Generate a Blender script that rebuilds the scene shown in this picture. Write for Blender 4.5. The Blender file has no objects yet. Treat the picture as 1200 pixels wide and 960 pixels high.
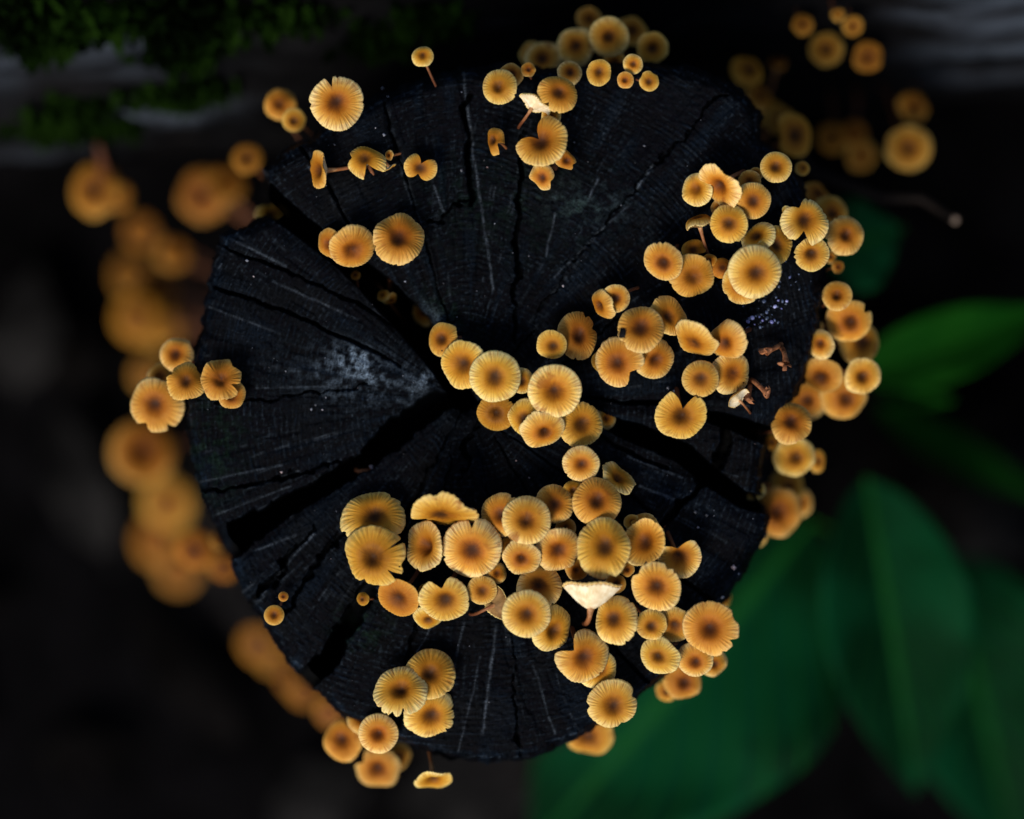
import bpy, math, random
import numpy as np
from mathutils import Vector, Matrix

# ------------------------------------------------------------------ camera, sky, sun, exposure
SC = bpy.context.scene
COL = SC.collection
S = 1.0 / 3000.0            # metres per photograph pixel on the plane of the stump's cut face
DC = 0.9444                 # camera height above the cut face
Z0 = 0.40                   # height of the cut face above the ground

cam_d = bpy.data.cameras.new('camera')
cam_d.lens = 85; cam_d.sensor_width = 36
cam_d.clip_start = 0.01; cam_d.clip_end = 200
cam_d.dof.use_dof = True
cam_d.dof.focus_distance = DC - 0.009
cam_d.dof.aperture_fstop = 1.6
cam_d.dof.aperture_blades = 9
cam = bpy.data.objects.new('camera', cam_d)
cam.location = (0, 0, Z0 + DC)
COL.objects.link(cam)
SC.camera = cam

SUN_EL, SUN_AZ = 46.0, 208.0     # azimuth the light comes from, clockwise from +Y
world = bpy.data.worlds.new('World'); SC.world = world; world.use_nodes = True
wn = world.node_tree.nodes; wn.clear()
sky = wn.new('ShaderNodeTexSky'); sky.sky_type = 'NISHITA'; sky.sun_disc = False
sky.sun_elevation = math.radians(SUN_EL); sky.sun_rotation = math.radians(SUN_AZ)
bg = wn.new('ShaderNodeBackground'); sky.air_density = 1.0; sky.dust_density = 2.0; sky.ozone_density = 0.6
bg.inputs['Strength'].default_value = 0.05
wo = wn.new('ShaderNodeOutputWorld')
world.node_tree.links.new(sky.outputs[0], bg.inputs[0]); world.node_tree.links.new(bg.outputs[0], wo.inputs[0])

sun_d = bpy.data.lights.new('sun', 'SUN'); sun_d.energy = 1.5; sun_d.angle = math.radians(24)
sun_d.color = (1.0, 0.95, 0.86)
sun = bpy.data.objects.new('sun', sun_d); COL.objects.link(sun)
az, el = math.radians(SUN_AZ), math.radians(SUN_EL)
sdir = Vector((math.sin(az) * math.cos(el), math.cos(az) * math.cos(el), math.sin(el)))
sun.rotation_euler = sdir.to_track_quat('Z', 'Y').to_euler()

SC.view_settings.view_transform = 'Standard'; SC.view_settings.look = 'None'
SC.view_settings.gamma = 1.0; SC.view_settings.use_curve_mapping = False
SC.view_settings.exposure = 1.28
SC.cycles.use_denoising = True
SC.cycles.max_bounces = 6

# ------------------------------------------------------------------ helpers
def kz(z): return S * (DC - z) / DC
def W(px, py, z=0.0):
    k = kz(z)
    return np.array([(px - 600) * k, (480 - py) * k, z + Z0])

def mesh_np(name, verts, quads=None, tris=None, attrs=None, smooth=True):
    verts = np.asarray(verts, np.float32)
    q = np.asarray(quads, np.int32).reshape(-1, 4) if quads is not None and len(quads) else np.zeros((0, 4), np.int32)
    t = np.asarray(tris, np.int32).reshape(-1, 3) if tris is not None and len(tris) else np.zeros((0, 3), np.int32)
    me = bpy.data.meshes.new(name)
    me.vertices.add(len(verts)); me.vertices.foreach_set('co', verts.ravel())
    nl = q.size + t.size
    me.loops.add(nl); me.loops.foreach_set('vertex_index', np.concatenate([q.ravel(), t.ravel()]))
    npoly = len(q) + len(t)
    me.polygons.add(npoly)
    me.polygons.foreach_set('loop_start', np.concatenate([np.arange(len(q)) * 4, q.size + np.arange(len(t)) * 3]).astype(np.int32))
    if smooth: me.polygons.foreach_set('use_smooth', np.ones(npoly, bool))
    me.update(calc_edges=True)
    for an, (ty, arr) in (attrs or {}).items():
        a = me.attributes.new(an, ty, 'POINT')
        arr = np.asarray(arr, np.float32)
        a.data.foreach_set({'FLOAT': 'value', 'FLOAT_VECTOR': 'vector', 'FLOAT_COLOR': 'color'}[ty], arr.ravel())
    return me

def obj(name, me, mat=None, parent=None):
    o = bpy.data.objects.new(name, me)
    if mat is not None and me is not None:
        if not me.materials: me.materials.append(mat)
    if parent is not None: o.parent = parent
    COL.objects.link(o)
    return o

def tag(o, label=None, cat=None, group=None, kind=None):
    if label: o['label'] = label
    if cat: o['category'] = cat
    if group: o['group'] = group
    if kind: o['kind'] = kind
    return o

def thing(name, loc, label, cat, group=None):
    e = bpy.data.objects.new(name, None); e.empty_display_size = 0.005
    e.location = loc; COL.objects.link(e)
    return tag(e, label, cat, group)

def grid_quads(nu, nv, wrap_v=False):
    """indices of a nu x nv vertex grid (v fastest)"""
    i = np.arange(nu - 1)[:, None]; j = np.arange(nv if wrap_v else nv - 1)[None, :]
    j2 = (j + 1) % nv
    return np.stack([i * nv + j, (i + 1) * nv + j, (i + 1) * nv + j2, i * nv + j2], -1).reshape(-1, 4)

_perm = {}
def vnoise(x, y, seed=0):
    """smooth 2-D value noise in -1..1"""
    if seed not in _perm: _perm[seed] = np.random.RandomState(seed + 1000).rand(256, 256) * 2 - 1
    g = _perm[seed]
    xi = np.floor(x).astype(int); yi = np.floor(y).astype(int)
    fx = x - xi; fy = y - yi
    fx = fx * fx * (3 - 2 * fx); fy = fy * fy * (3 - 2 * fy)
    a = g[xi & 255, yi & 255]; b = g[(xi + 1) & 255, yi & 255]
    c = g[xi & 255, (yi + 1) & 255]; d = g[(xi + 1) & 255, (yi + 1) & 255]
    return (a * (1 - fx) + b * fx) * (1 - fy) + (c * (1 - fx) + d * fx) * fy
def fbm(x, y, seed=0, o=4):
    s = 0; a = 0.5
    for k in range(o):
        s = s + a * vnoise(x * 2 ** k, y * 2 ** k, seed + k); a *= 0.55
    return s
def sstep(a, b, x):
    t = np.clip((x - a) / (b - a), 0, 1); return t * t * (3 - 2 * t)

def seg_dist(px, py, pts, widths=None):
    """distance to a polyline (and the interpolated width at the nearest point)"""
    best = np.full(np.shape(px), 1e9); wb = np.zeros(np.shape(px))
    for k in range(len(pts) - 1):
        (x0, y0), (x1, y1) = pts[k], pts[k + 1]
        dx, dy = x1 - x0, y1 - y0
        t = np.clip(((px - x0) * dx + (py - y0) * dy) / (dx * dx + dy * dy), 0, 1)
        d = np.hypot(px - x0 - t * dx, py - y0 - t * dy)
        m = d < best
        best = np.where(m, d, best)
        if widths is not None: wb = np.where(m, widths[k] + t * (widths[k + 1] - widths[k]), wb)
    return (best, wb) if widths is not None else best

# ------------------------------------------------------------------ materials
def new_mat(name):
    m = bpy.data.materials.new(name); m.use_nodes = True
    nt = m.node_tree; b = nt.nodes['Principled BSDF']
    return m, nt, b
def N(nt, ty, **kw):
    n = nt.nodes.new(ty)
    for k, v in kw.items():
        if k.startswith('i_'): n.inputs[k[2:].replace('_', ' ')].default_value = v
        else: setattr(n, k, v)
    return n
def L(nt, a, b): nt.links.new(a, b)
def math_n(nt, op, a, b=None, clamp=False):
    n = nt.nodes.new('ShaderNodeMath'); n.operation = op; n.use_clamp = clamp
    for k, v in enumerate((a, b)):
        if v is None: continue
        if isinstance(v, (int, float)): n.inputs[k].default_value = v
        else: nt.links.new(v, n.inputs[k])
    return n.outputs[0]
def ramp(nt, fac, stops, interp='LINEAR'):
    r = nt.nodes.new('ShaderNodeValToRGB'); cr = r.color_ramp; cr.interpolation = interp
    while len(cr.elements) < len(stops): cr.elements.new(0.5)
    for e, (p, c) in zip(cr.elements, stops):
        e.position = p; e.color = (*c, 1) if len(c) == 3 else c
    nt.links.new(fac, r.inputs[0]); return r.outputs[0]
def mixc(nt, fac, a, b, mode='MIX'):
    n = nt.nodes.new('ShaderNodeMix'); n.data_type = 'RGBA'; n.blend_type = mode
    for i, v in ((0, fac), (6, a), (7, b)):
        if isinstance(v, (int, float)): n.inputs[i].default_value = v
        elif isinstance(v, tuple): n.inputs[i].default_value = (*v, 1)
        else: nt.links.new(v, n.inputs[i])
    return n.outputs[2]
def maprange(nt, v, a, b, c=0.0, d=1.0, smooth=True):
    n = nt.nodes.new('ShaderNodeMapRange'); n.interpolation_type = 'SMOOTHSTEP' if smooth else 'LINEAR'
    nt.links.new(v, n.inputs[0])
    for i, x in enumerate((a, b, c, d)): n.inputs[i + 1].default_value = x
    return n.outputs[0]

def cap_material():
    m, nt, b = new_mat('mushroom_cap_skin')
    at = N(nt, 'ShaderNodeAttribute', attribute_name='cap')
    tone = N(nt, 'ShaderNodeAttribute', attribute_name='tone').outputs['Fac']
    sep = N(nt, 'ShaderNodeSeparateXYZ'); L(nt, at.outputs['Vector'], sep.inputs[0])
    rho = sep.outputs[2]
    oi = N(nt, 'ShaderNodeObjectInfo')
    rnd = math_n(nt, 'MULTIPLY', oi.outputs['Random'], 40.0)
    # angular noise vector
    comb = N(nt, 'ShaderNodeCombineXYZ')
    K = 13.0
    L(nt, math_n(nt, 'MULTIPLY', sep.outputs[0], K), comb.inputs[0])
    L(nt, math_n(nt, 'MULTIPLY', sep.outputs[1], K), comb.inputs[1])
    L(nt, math_n(nt, 'ADD', math_n(nt, 'MULTIPLY', rho, 1.3), rnd), comb.inputs[2])
    st = N(nt, 'ShaderNodeTexNoise', i_Scale=1.0, i_Detail=2.0, i_Roughness=0.6); L(nt, comb.outputs[0], st.inputs['Vector'])
    # blotches
    tc = N(nt, 'ShaderNodeTexCoord')
    bl = N(nt, 'ShaderNodeTexNoise', noise_dimensions='4D', i_Scale=190.0, i_Detail=4.0)
    L(nt, tc.outputs['Object'], bl.inputs['Vector']); L(nt, rnd, bl.inputs['W'])
    blv = bl.outputs['Fac']
    r2 = math_n(nt, 'ADD', rho, math_n(nt, 'MULTIPLY', math_n(nt, 'SUBTRACT', blv, 0.5), 0.32))
    r2 = math_n(nt, 'ADD', r2, math_n(nt, 'MULTIPLY', math_n(nt, 'SUBTRACT', st.outputs['Fac'], 0.5), 0.22))
    eye = math_n(nt, 'FRACT', math_n(nt, 'MULTIPLY', oi.outputs['Random'], 5.17))
    r2 = math_n(nt, 'MULTIPLY', r2, maprange(nt, eye, 0, 1, 0.84, 1.04, False))
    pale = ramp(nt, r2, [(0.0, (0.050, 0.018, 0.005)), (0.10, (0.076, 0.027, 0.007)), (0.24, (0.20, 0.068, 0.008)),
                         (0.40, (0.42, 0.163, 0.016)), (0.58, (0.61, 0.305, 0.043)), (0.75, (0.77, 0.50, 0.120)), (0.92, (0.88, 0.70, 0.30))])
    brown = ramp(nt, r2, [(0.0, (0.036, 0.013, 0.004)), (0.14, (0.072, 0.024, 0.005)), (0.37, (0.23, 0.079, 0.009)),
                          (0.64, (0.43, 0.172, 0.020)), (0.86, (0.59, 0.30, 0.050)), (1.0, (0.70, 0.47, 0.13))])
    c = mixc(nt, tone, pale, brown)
    shade_mix = maprange(nt, tone, 1.0, 2.0, 0.0, 0.62, False)
    c = mixc(nt, shade_mix, c, (0.05, 0.018, 0.004))  # tone above one: shade on low-lying caps painted into the colour
    # radial striations towards the margin
    lines = maprange(nt, st.outputs['Fac'], 0.47, 0.60)
    wgt = math_n(nt, 'MULTIPLY', maprange(nt, rho, 0.34, 0.72), math_n(nt, 'SUBTRACT', 1.0, math_n(nt, 'MULTIPLY', maprange(nt, rho, 0.90, 1.0), 0.55)))
    sf = math_n(nt, 'MULTIPLY', math_n(nt, 'MULTIPLY', lines, wgt), 0.62)
    c = mixc(nt, sf, c, (0.40, 0.165, 0.022))
    # age blotches and dark specks
    c = mixc(nt, math_n(nt, 'MULTIPLY', maprange(nt, blv, 0.54, 0.72), math_n(nt, 'MULTIPLY', math_n(nt, 'FRACT', math_n(nt, 'MULTIPLY', oi.outputs['Random'], 3.9)), 0.85)), c, (0.28, 0.09, 0.012))
    vo = N(nt, 'ShaderNodeTexVoronoi', voronoi_dimensions='4D', i_Scale=190.0)
    L(nt, tc.outputs['Object'], vo.inputs['Vector']); L(nt, rnd, vo.inputs['W'])
    sc_ = N(nt, 'ShaderNodeSeparateColor'); L(nt, vo.outputs['Color'], sc_.inputs[0])
    spk = math_n(nt, 'MULTIPLY', math_n(nt, 'LESS_THAN', vo.outputs['Distance'], 0.10), math_n(nt, 'GREATER_THAN', sc_.outputs[0], math_n(nt, 'SUBTRACT', 0.92, math_n(nt, 'MULTIPLY', math_n(nt, 'FRACT', math_n(nt, 'MULTIPLY', oi.outputs['Random'], 13.7)), 0.30))))
    c = mixc(nt, math_n(nt, 'MULTIPLY', spk, 0.9), c, (0.025, 0.010, 0.004))
    hs = N(nt, 'ShaderNodeHueSaturation'); hs.inputs['Saturation'].default_value = 1.02
    L(nt, maprange(nt, oi.outputs['Random'], 0, 1, 0.86, 1.06, False), hs.inputs['Value'])
    rh = math_n(nt, 'FRACT', math_n(nt, 'MULTIPLY', oi.outputs['Random'], 7.31))
    L(nt, maprange(nt, rh, 0, 1, 0.490, 0.504, False), hs.inputs['Hue'])
    L(nt, c, hs.inputs['Color'])
    L(nt, hs.outputs[0], b.inputs['Base Color'])
    tr = N(nt, 'ShaderNodeBsdfTranslucent'); ms = N(nt, 'ShaderNodeMixShader'); ms.inputs[0].default_value = 0.20
    L(nt, hs.outputs[0], tr.inputs['Color'])
    L(nt, b.outputs[0], ms.inputs[1]); L(nt, tr.outputs[0], ms.inputs[2])
    L(nt, ms.outputs[0], nt.nodes['Material Output'].inputs['Surface'])
    b.inputs['Roughness'].default_value = 0.6
    b.inputs['Specular IOR Level'].default_value = 0.12
    b.inputs['Subsurface Weight'].default_value = 0.08
    b.inputs['Subsurface Radius'].default_value = (1.0, 0.45, 0.15)
    b.inputs['Subsurface Scale'].default_value = 0.0012
    bm = N(nt, 'ShaderNodeBump', i_Strength=0.55, i_Distance=0.0006)
    h = math_n(nt, 'ADD', math_n(nt, 'MULTIPLY', math_n(nt, 'MULTIPLY', st.outputs['Fac'], wgt), -1.0), math_n(nt, 'MULTIPLY', blv, 0.7))
    L(nt, h, bm.inputs['Height']); L(nt, bm.outputs[0], b.inputs['Normal'])
    return m

def simple_noise_mat(name, c1, c2, scale, rough=0.7, spec=0.2, bump=0.0, bdist=0.001, coords='Object', stretch=(1, 1, 1), detail=5.0, lo=0.35, hi=0.65):
    m, nt, b = new_mat(name)
    tc = N(nt, 'ShaderNodeTexCoord'); mp = N(nt, 'ShaderNodeMapping'); mp.inputs['Scale'].default_value = stretch
    L(nt, tc.outputs[coords], mp.inputs[0])
    n = N(nt, 'ShaderNodeTexNoise', i_Scale=scale, i_Detail=detail, i_Roughness=0.6); L(nt, mp.outputs[0], n.inputs['Vector'])
    L(nt, mixc(nt, maprange(nt, n.outputs['Fac'], lo, hi), c1, c2), b.inputs['Base Color'])
    b.inputs['Roughness'].default_value = rough; b.inputs['Specular IOR Level'].default_value = spec
    if bump:
        bm = N(nt, 'ShaderNodeBump', i_Strength=bump, i_Distance=bdist); L(nt, n.outputs['Fac'], bm.inputs['Height']); L(nt, bm.outputs[0], b.inputs['Normal'])
    return m

M_CAP = cap_material()
def stem_material():
    m, nt, b = new_mat('mushroom_stem_skin')
    t = N(nt, 'ShaderNodeAttribute', attribute_name='along').outputs['Fac']
    tc = N(nt, 'ShaderNodeTexCoord')
    n = N(nt, 'ShaderNodeTexNoise', i_Scale=600.0, i_Detail=3.0); L(nt, tc.outputs['Object'], n.inputs['Vector'])
    t2 = math_n(nt, 'ADD', t, math_n(nt, 'MULTIPLY', math_n(nt, 'SUBTRACT', n.outputs['Fac'], 0.5), 0.4))
    c = ramp(nt, t2, [(0.0, (0.05, 0.015, 0.006)), (0.5, (0.11, 0.034, 0.012)), (0.85, (0.24, 0.09, 0.03)), (1.0, (0.45, 0.24, 0.10))])
    L(nt, c, b.inputs['Base Color']); b.inputs['Roughness'].default_value = 0.5; b.inputs['Specular IOR Level'].default_value = 0.25
    return m
M_STEM = stem_material()
M_GILL = simple_noise_mat('mushroom_gill', (0.62, 0.47, 0.27), (0.80, 0.70, 0.50), 300, rough=0.6)
M_WITHER = simple_noise_mat('withered_flesh', (0.09, 0.028, 0.010), (0.30, 0.12, 0.05), 260, rough=0.6)
M_GILLD = simple_noise_mat('mushroom_gill_brown', (0.16, 0.08, 0.025), (0.30, 0.17, 0.06), 300, rough=0.6)

def wood_material():
    m, nt, b = new_mat('weathered_end_grain')
    colr = N(nt, 'ShaderNodeAttribute', attribute_name='tint')
    pol = N(nt, 'ShaderNodeAttribute', attribute_name='polar')
    mp = N(nt, 'ShaderNodeMapping'); mp.inputs['Scale'].default_value = (1.0, 0.16, 1.0); L(nt, pol.outputs['Vector'], mp.inputs[0])
    n1 = N(nt, 'ShaderNodeTexNoise', i_Scale=0.55, i_Detail=4.0, i_Roughness=0.7); L(nt, mp.outputs[0], n1.inputs['Vector'])
    mp2 = N(nt, 'ShaderNodeMapping'); mp2.inputs['Scale'].default_value = (0.12, 0.6, 1.0); L(nt, pol.outputs['Vector'], mp2.inputs[0])
    n2 = N(nt, 'ShaderNodeTexNoise', i_Scale=1.0, i_Detail=3.0, i_Roughness=0.7); L(nt, mp2.outputs[0], n2.inputs['Vector'])
    tc = N(nt, 'ShaderNodeTexCoord')
    n3 = N(nt, 'ShaderNodeTexNoise', i_Scale=1300.0, i_Detail=4.0, i_Roughness=0.8); L(nt, tc.outputs['Object'], n3.inputs['Vector'])
    f = math_n(nt, 'ADD', math_n(nt, 'MULTIPLY', n1.outputs['Fac'], 0.38), math_n(nt, 'ADD', math_n(nt, 'MULTIPLY', n2.outputs['Fac'], 0.24), math_n(nt, 'MULTIPLY', n3.outputs['Fac'], 0.38)))
    k = maprange(nt, f, 0.41, 0.60, 0.10, 2.9, False)
    sc_ = N(nt, 'ShaderNodeVectorMath', operation='SCALE'); L(nt, colr.outputs['Color'], sc_.inputs[0]); L(nt, k, sc_.inputs['Scale'])
    L(nt, sc_.outputs[0], b.inputs['Base Color'])
    b.inputs['Roughness'].default_value = 0.6; b.inputs['Specular IOR Level'].default_value = 0.035
    bm = N(nt, 'ShaderNodeBump', i_Strength=0.8, i_Distance=0.0012)
    L(nt, f, bm.inputs['Height']); L(nt, bm.outputs[0], b.inputs['Normal'])
    return m
M_WOOD = wood_material()
M_BARK = simple_noise_mat('stump_bark', (0.002, 0.002, 0.0025), (0.008, 0.007, 0.007), 60, rough=0.8, spec=0.03, bump=0.8, bdist=0.006, stretch=(1, 1, 0.3))
M_SOIL = simple_noise_mat('forest_soil', (0.0006, 0.00055, 0.0007), (0.0022, 0.002, 0.0024), 30, rough=0.9, spec=0.02, bump=1.0, bdist=0.01)

# ------------------------------------------------------------------ stump
OUT = [(300,262),(262,278),(250,330),(236,400),(222,470),(228,530),(240,580),(262,630),(275,660),(292,700),(318,735),(340,775),(362,795),(385,818),
       (408,838),(440,850),(480,868),(520,882),(570,890),(620,885),(660,868),(700,845),(745,815),(790,775),(830,720),(850,700),(870,665),(893,625),(899,600),
       (888,575),(892,540),(900,500),(920,475),(940,445),(952,400),(962,350),(962,300),(950,250),(930,205),(905,180),(886,162),(888,138),(870,110),(840,92),
       (790,80),(740,78),(690,82),(640,85),(590,80),(540,84),(490,100),(440,118),(400,140),(365,165),(335,180),(315,200),(310,230),(330,248)]
PITH = (545, 470)
# wide splits: points from the pith outwards with half-widths, all in photograph pixels on the cut face
SPLITS = {
 'A': ([(545,470),(520,428),(488,384),(448,342),(405,304),(350,262),(300,222)], [10,13,17,16,11,11,16]),
 'B': ([(545,470),(515,470),(480,494),(440,530),(400,560),(350,586),(295,618),(240,650)], [4,10,14,12,11,12,15,20]),
 'D': ([(545,470),(500,560),(455,650),(425,705),(395,755),(355,805),(320,850)], [0.5,0.5,2,6,10,13,17]),
 'E': ([(545,470),(640,478),(700,490),(755,512),(800,530),(832,558),(870,585),(930,600)], [1,3,6,10,11,10,8,8]),
 'C': ([(545,470),(640,470),(720,468),(800,478),(848,492),(900,510),(960,530)], [0.5,0.5,1,3,7,9,11]),
}
SMALL = [
 ([(846,490),(856,520),(832,558)], [7,10,11]), ([(832,558),(798,590),(775,625),(755,650)], [12,10,7,3]),
 ([(370,618),(335,662),(305,700),(285,728)], [2,6,7,10]), ([(410,625),(380,650),(330,720)], [1.5,4,4]),
 ([(612,150),(608,260),(604,400)], [3,5,2]), ([(548,110),(548,180),(552,240)], [5,6,3]), ([(505,262),(530,240),(556,228)], [4,3,1]),
 ([(562,492),(548,530),(535,560)], [4,4,1]), ([(250,335),(330,362),(420,402),(470,430)], [3,2.5,2.0,1]),
 ([(262,290),(340,320),(415,352),(460,380)], [1.5,1.5,2.0,1.0]), ([(250,470),(330,462),(430,450)], [1.2,1.6,1]),
 ([(455,525),(400,540),(330,560),(240,575)], [1,2,2.5,3]), ([(720,560),(760,600)], [2,2]), ([(690,505),(740,530),(790,556)], [1,2,2]),
 ([(640,440),(720,380),(820,330),(930,290)], [1,1.5,3,5]), ([(600,420),(650,330),(760,200),(850,110)], [1,1,1.4,2]),
 ([(560,520),(590,640),(600,760),(605,880)], [0.6,1,1.4,2]), ([(530,520),(500,640),(480,760),(470,860)], [0.6,1,1.5,2]),
 ([(580,510),(660,650),(720,760),(760,800)], [0.6,1,1.5,2.5]), ([(575,495),(700,580),(800,680),(850,715)], [0.6,1.2,2,3]),
 ([(500,420),(430,300),(380,210),(350,170)], [0.5,1,1.5,2.5]), ([(530,400),(500,290),(470,190),(450,120)], [0.5,1,1.3,2]),
]
RNG = np.random.RandomState(5)
def pith_polar(px, py):
    dx, dy = px - PITH[0], py - PITH[1]
    return np.hypot(dx, dy), np.arctan2(dy, dx)

RAYS = []                    # pale medullary rays: angle, r0, r1, half width, strength
for k in range(120):
    a = RNG.rand() * 2 * math.pi
    r0 = RNG.uniform(60, 260); RAYS.append((a, r0, r0 + RNG.uniform(40, 200), RNG.uniform(0.8, 1.5), RNG.uniform(0.12, 0.55)))
def _ray(x0, y0, x1, y1, w, s):
    RAYS.append((math.atan2((y0 + y1) / 2 - PITH[1], (x0 + x1) / 2 - PITH[0]), min(math.hypot(x0 - PITH[0], y0 - PITH[1]), math.hypot(x1 - PITH[0], y1 - PITH[1])),
                 max(math.hypot(x0 - PITH[0], y0 - PITH[1]), math.hypot(x1 - PITH[0], y1 - PITH[1])), w, s))
LINES = [((765,195),(740,230),1.6,1.0), ((735,242),(690,282),1.2,.55), ((690,285),(650,325),1.2,.5), ((650,250),(640,300),1.2,.7), ((543,85),(556,190),1.3,.8),
         ((556,190),(578,340),1.2,.7), ((508,218),(520,248),1.2,.8), ((700,210),(690,235),1.3,.7), ((640,690),(565,700),0.1,0.0), ((582,735),(565,860),1.4,.8), ((563,770),(538,880),1.0,.6),
         ((270,280),(335,312),1.2,.7), ((320,330),(420,375),1.2,.6), ((245,360),(330,392),1.0,.45), ((370,622),(300,705),1.5,.9), ((440,672),(395,735),1.2,.6),
         ((235,565),(330,545),1.2,.6), ((250,605),(340,570),1.0,.5), ((735,535),(800,560),1.2,.6), ((750,570),(790,585),1.3,.8), ((625,780),(650,860),1.2,.5), ((300,455),(410,452),1.0,.4),
         ((300,645),(345,628),1.2,.6), ((285,575),(350,552),1.0,.5), ((480,640),(445,690),1.2,.5), ((505,735),(470,800),1.0,.45), ((545,730),(530,790),1.2,.6)]

NIN = len(OUT)
def outline_sd(px, py):
    d = seg_dist(px, py, OUT + [OUT[0]])
    inside = np.zeros(np.shape(px), bool)
    for k in range(NIN):
        (x0, y0), (x1, y1) = OUT[k], OUT[(k + 1) % NIN]
        c = ((y0 > py) != (y1 > py)) & (px < (x1 - x0) * (py - y0) / (y1 - y0 + 1e-12) + x0)
        inside ^= c
    return np.where(inside, -d, d)

def stump_height(px, py, full=True):
    """height of the cut face in metres (relative to its mean plane) for photograph pixel coordinates, and masks"""
    px = np.asarray(px, float); py = np.asarray(py, float)
    r, a = pith_polar(px, py)
    wob = 3.6 * vnoise(px / 26, py / 26, 7) + 2.2 * vnoise(px / 9, py / 9, 8) + 0.9 * vnoise(px / 3.5, py / 3.5, 9)
    h = 0.0022 * fbm(px / 140, py / 140, 3) + 0.0006 * fbm(px / 30, py / 30, 4)
    # growth rings and rays as relief
    rr = r * (1 + 0.05 * vnoise(np.cos(a) * 2 + 5, np.sin(a) * 2 + 5, 11)) + 4 * vnoise(px / 60, py / 60, 12)
    ring = np.sin(rr * 2 * math.pi / 6.4 + 2.6 * vnoise(rr / 22, a * 5, 17) + 1.6 * vnoise(px / 14, py / 14, 18)) * np.clip(0.25 + 0.9 * vnoise(rr / 20, a * 7, 13) + 0.5 * vnoise(px / 10, py / 10, 19), -0.2, 1)
    h = h + 0.00020 * ring + 0.00030 * fbm(px / 5.0, py / 5.0, 24, 3)
    ray = vnoise(a * 120 / (2 * math.pi) * 1.0, rr / 90, 14)
    h = h + 0.00022 * ray + 0.00016 * vnoise(a * r / 5.0, rr / 4.0, 15)
    h = h + 0.00035 * np.where(vnoise(a * 44, rr / 55 + 9, 16) > 0.25, -1.0, 0.15)
    crack = np.zeros_like(h)
    for key, (pts, ws) in SPLITS.items():
        d, w = seg_dist(px + wob, py + wob * 0.8, pts, ws)
        prof = sstep(w + 2.2, w - 1.6, d)
        dep = np.minimum(0.045, 0.0012 + 0.0042 * w)
        h = h - prof * dep - 0.0012 * sstep(w + 16, w, d)
        crack = np.maximum(crack, prof * np.minimum(1, w / 3))
    for pts, ws in SMALL:
        d, w = seg_dist(px + wob * 1.3, py + wob * 1.3, pts, ws)
        w = w * 0.62 * (1 + 0.6 * vnoise(px / 17, py / 17, 23))
        prof = sstep(w + 1.2, w * 0.35, d)
        dep = np.minimum(0.020, 0.0009 + 0.0020 * w)
        h = h - prof * dep
        crack = np.maximum(crack, prof * np.minimum(1, w / 4))
    # tilted wedges
    h = h + 0.004 * sstep(20, -80, py - 470 + (px - 300) * 0.1) * sstep(560, 400, px) * 0.6
    sd = outline_sd(px, py) + 2.4 * vnoise(px / 11, py / 11, 21) + 1.2 * vnoise(px / 4, py / 4, 22)
    h = h - 0.004 * sstep(-16, 0, sd) ** 2 - 0.016 * sstep(-1.5, 4.5, sd)
    return h, crack, ring, ray, r, a, sd

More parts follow.
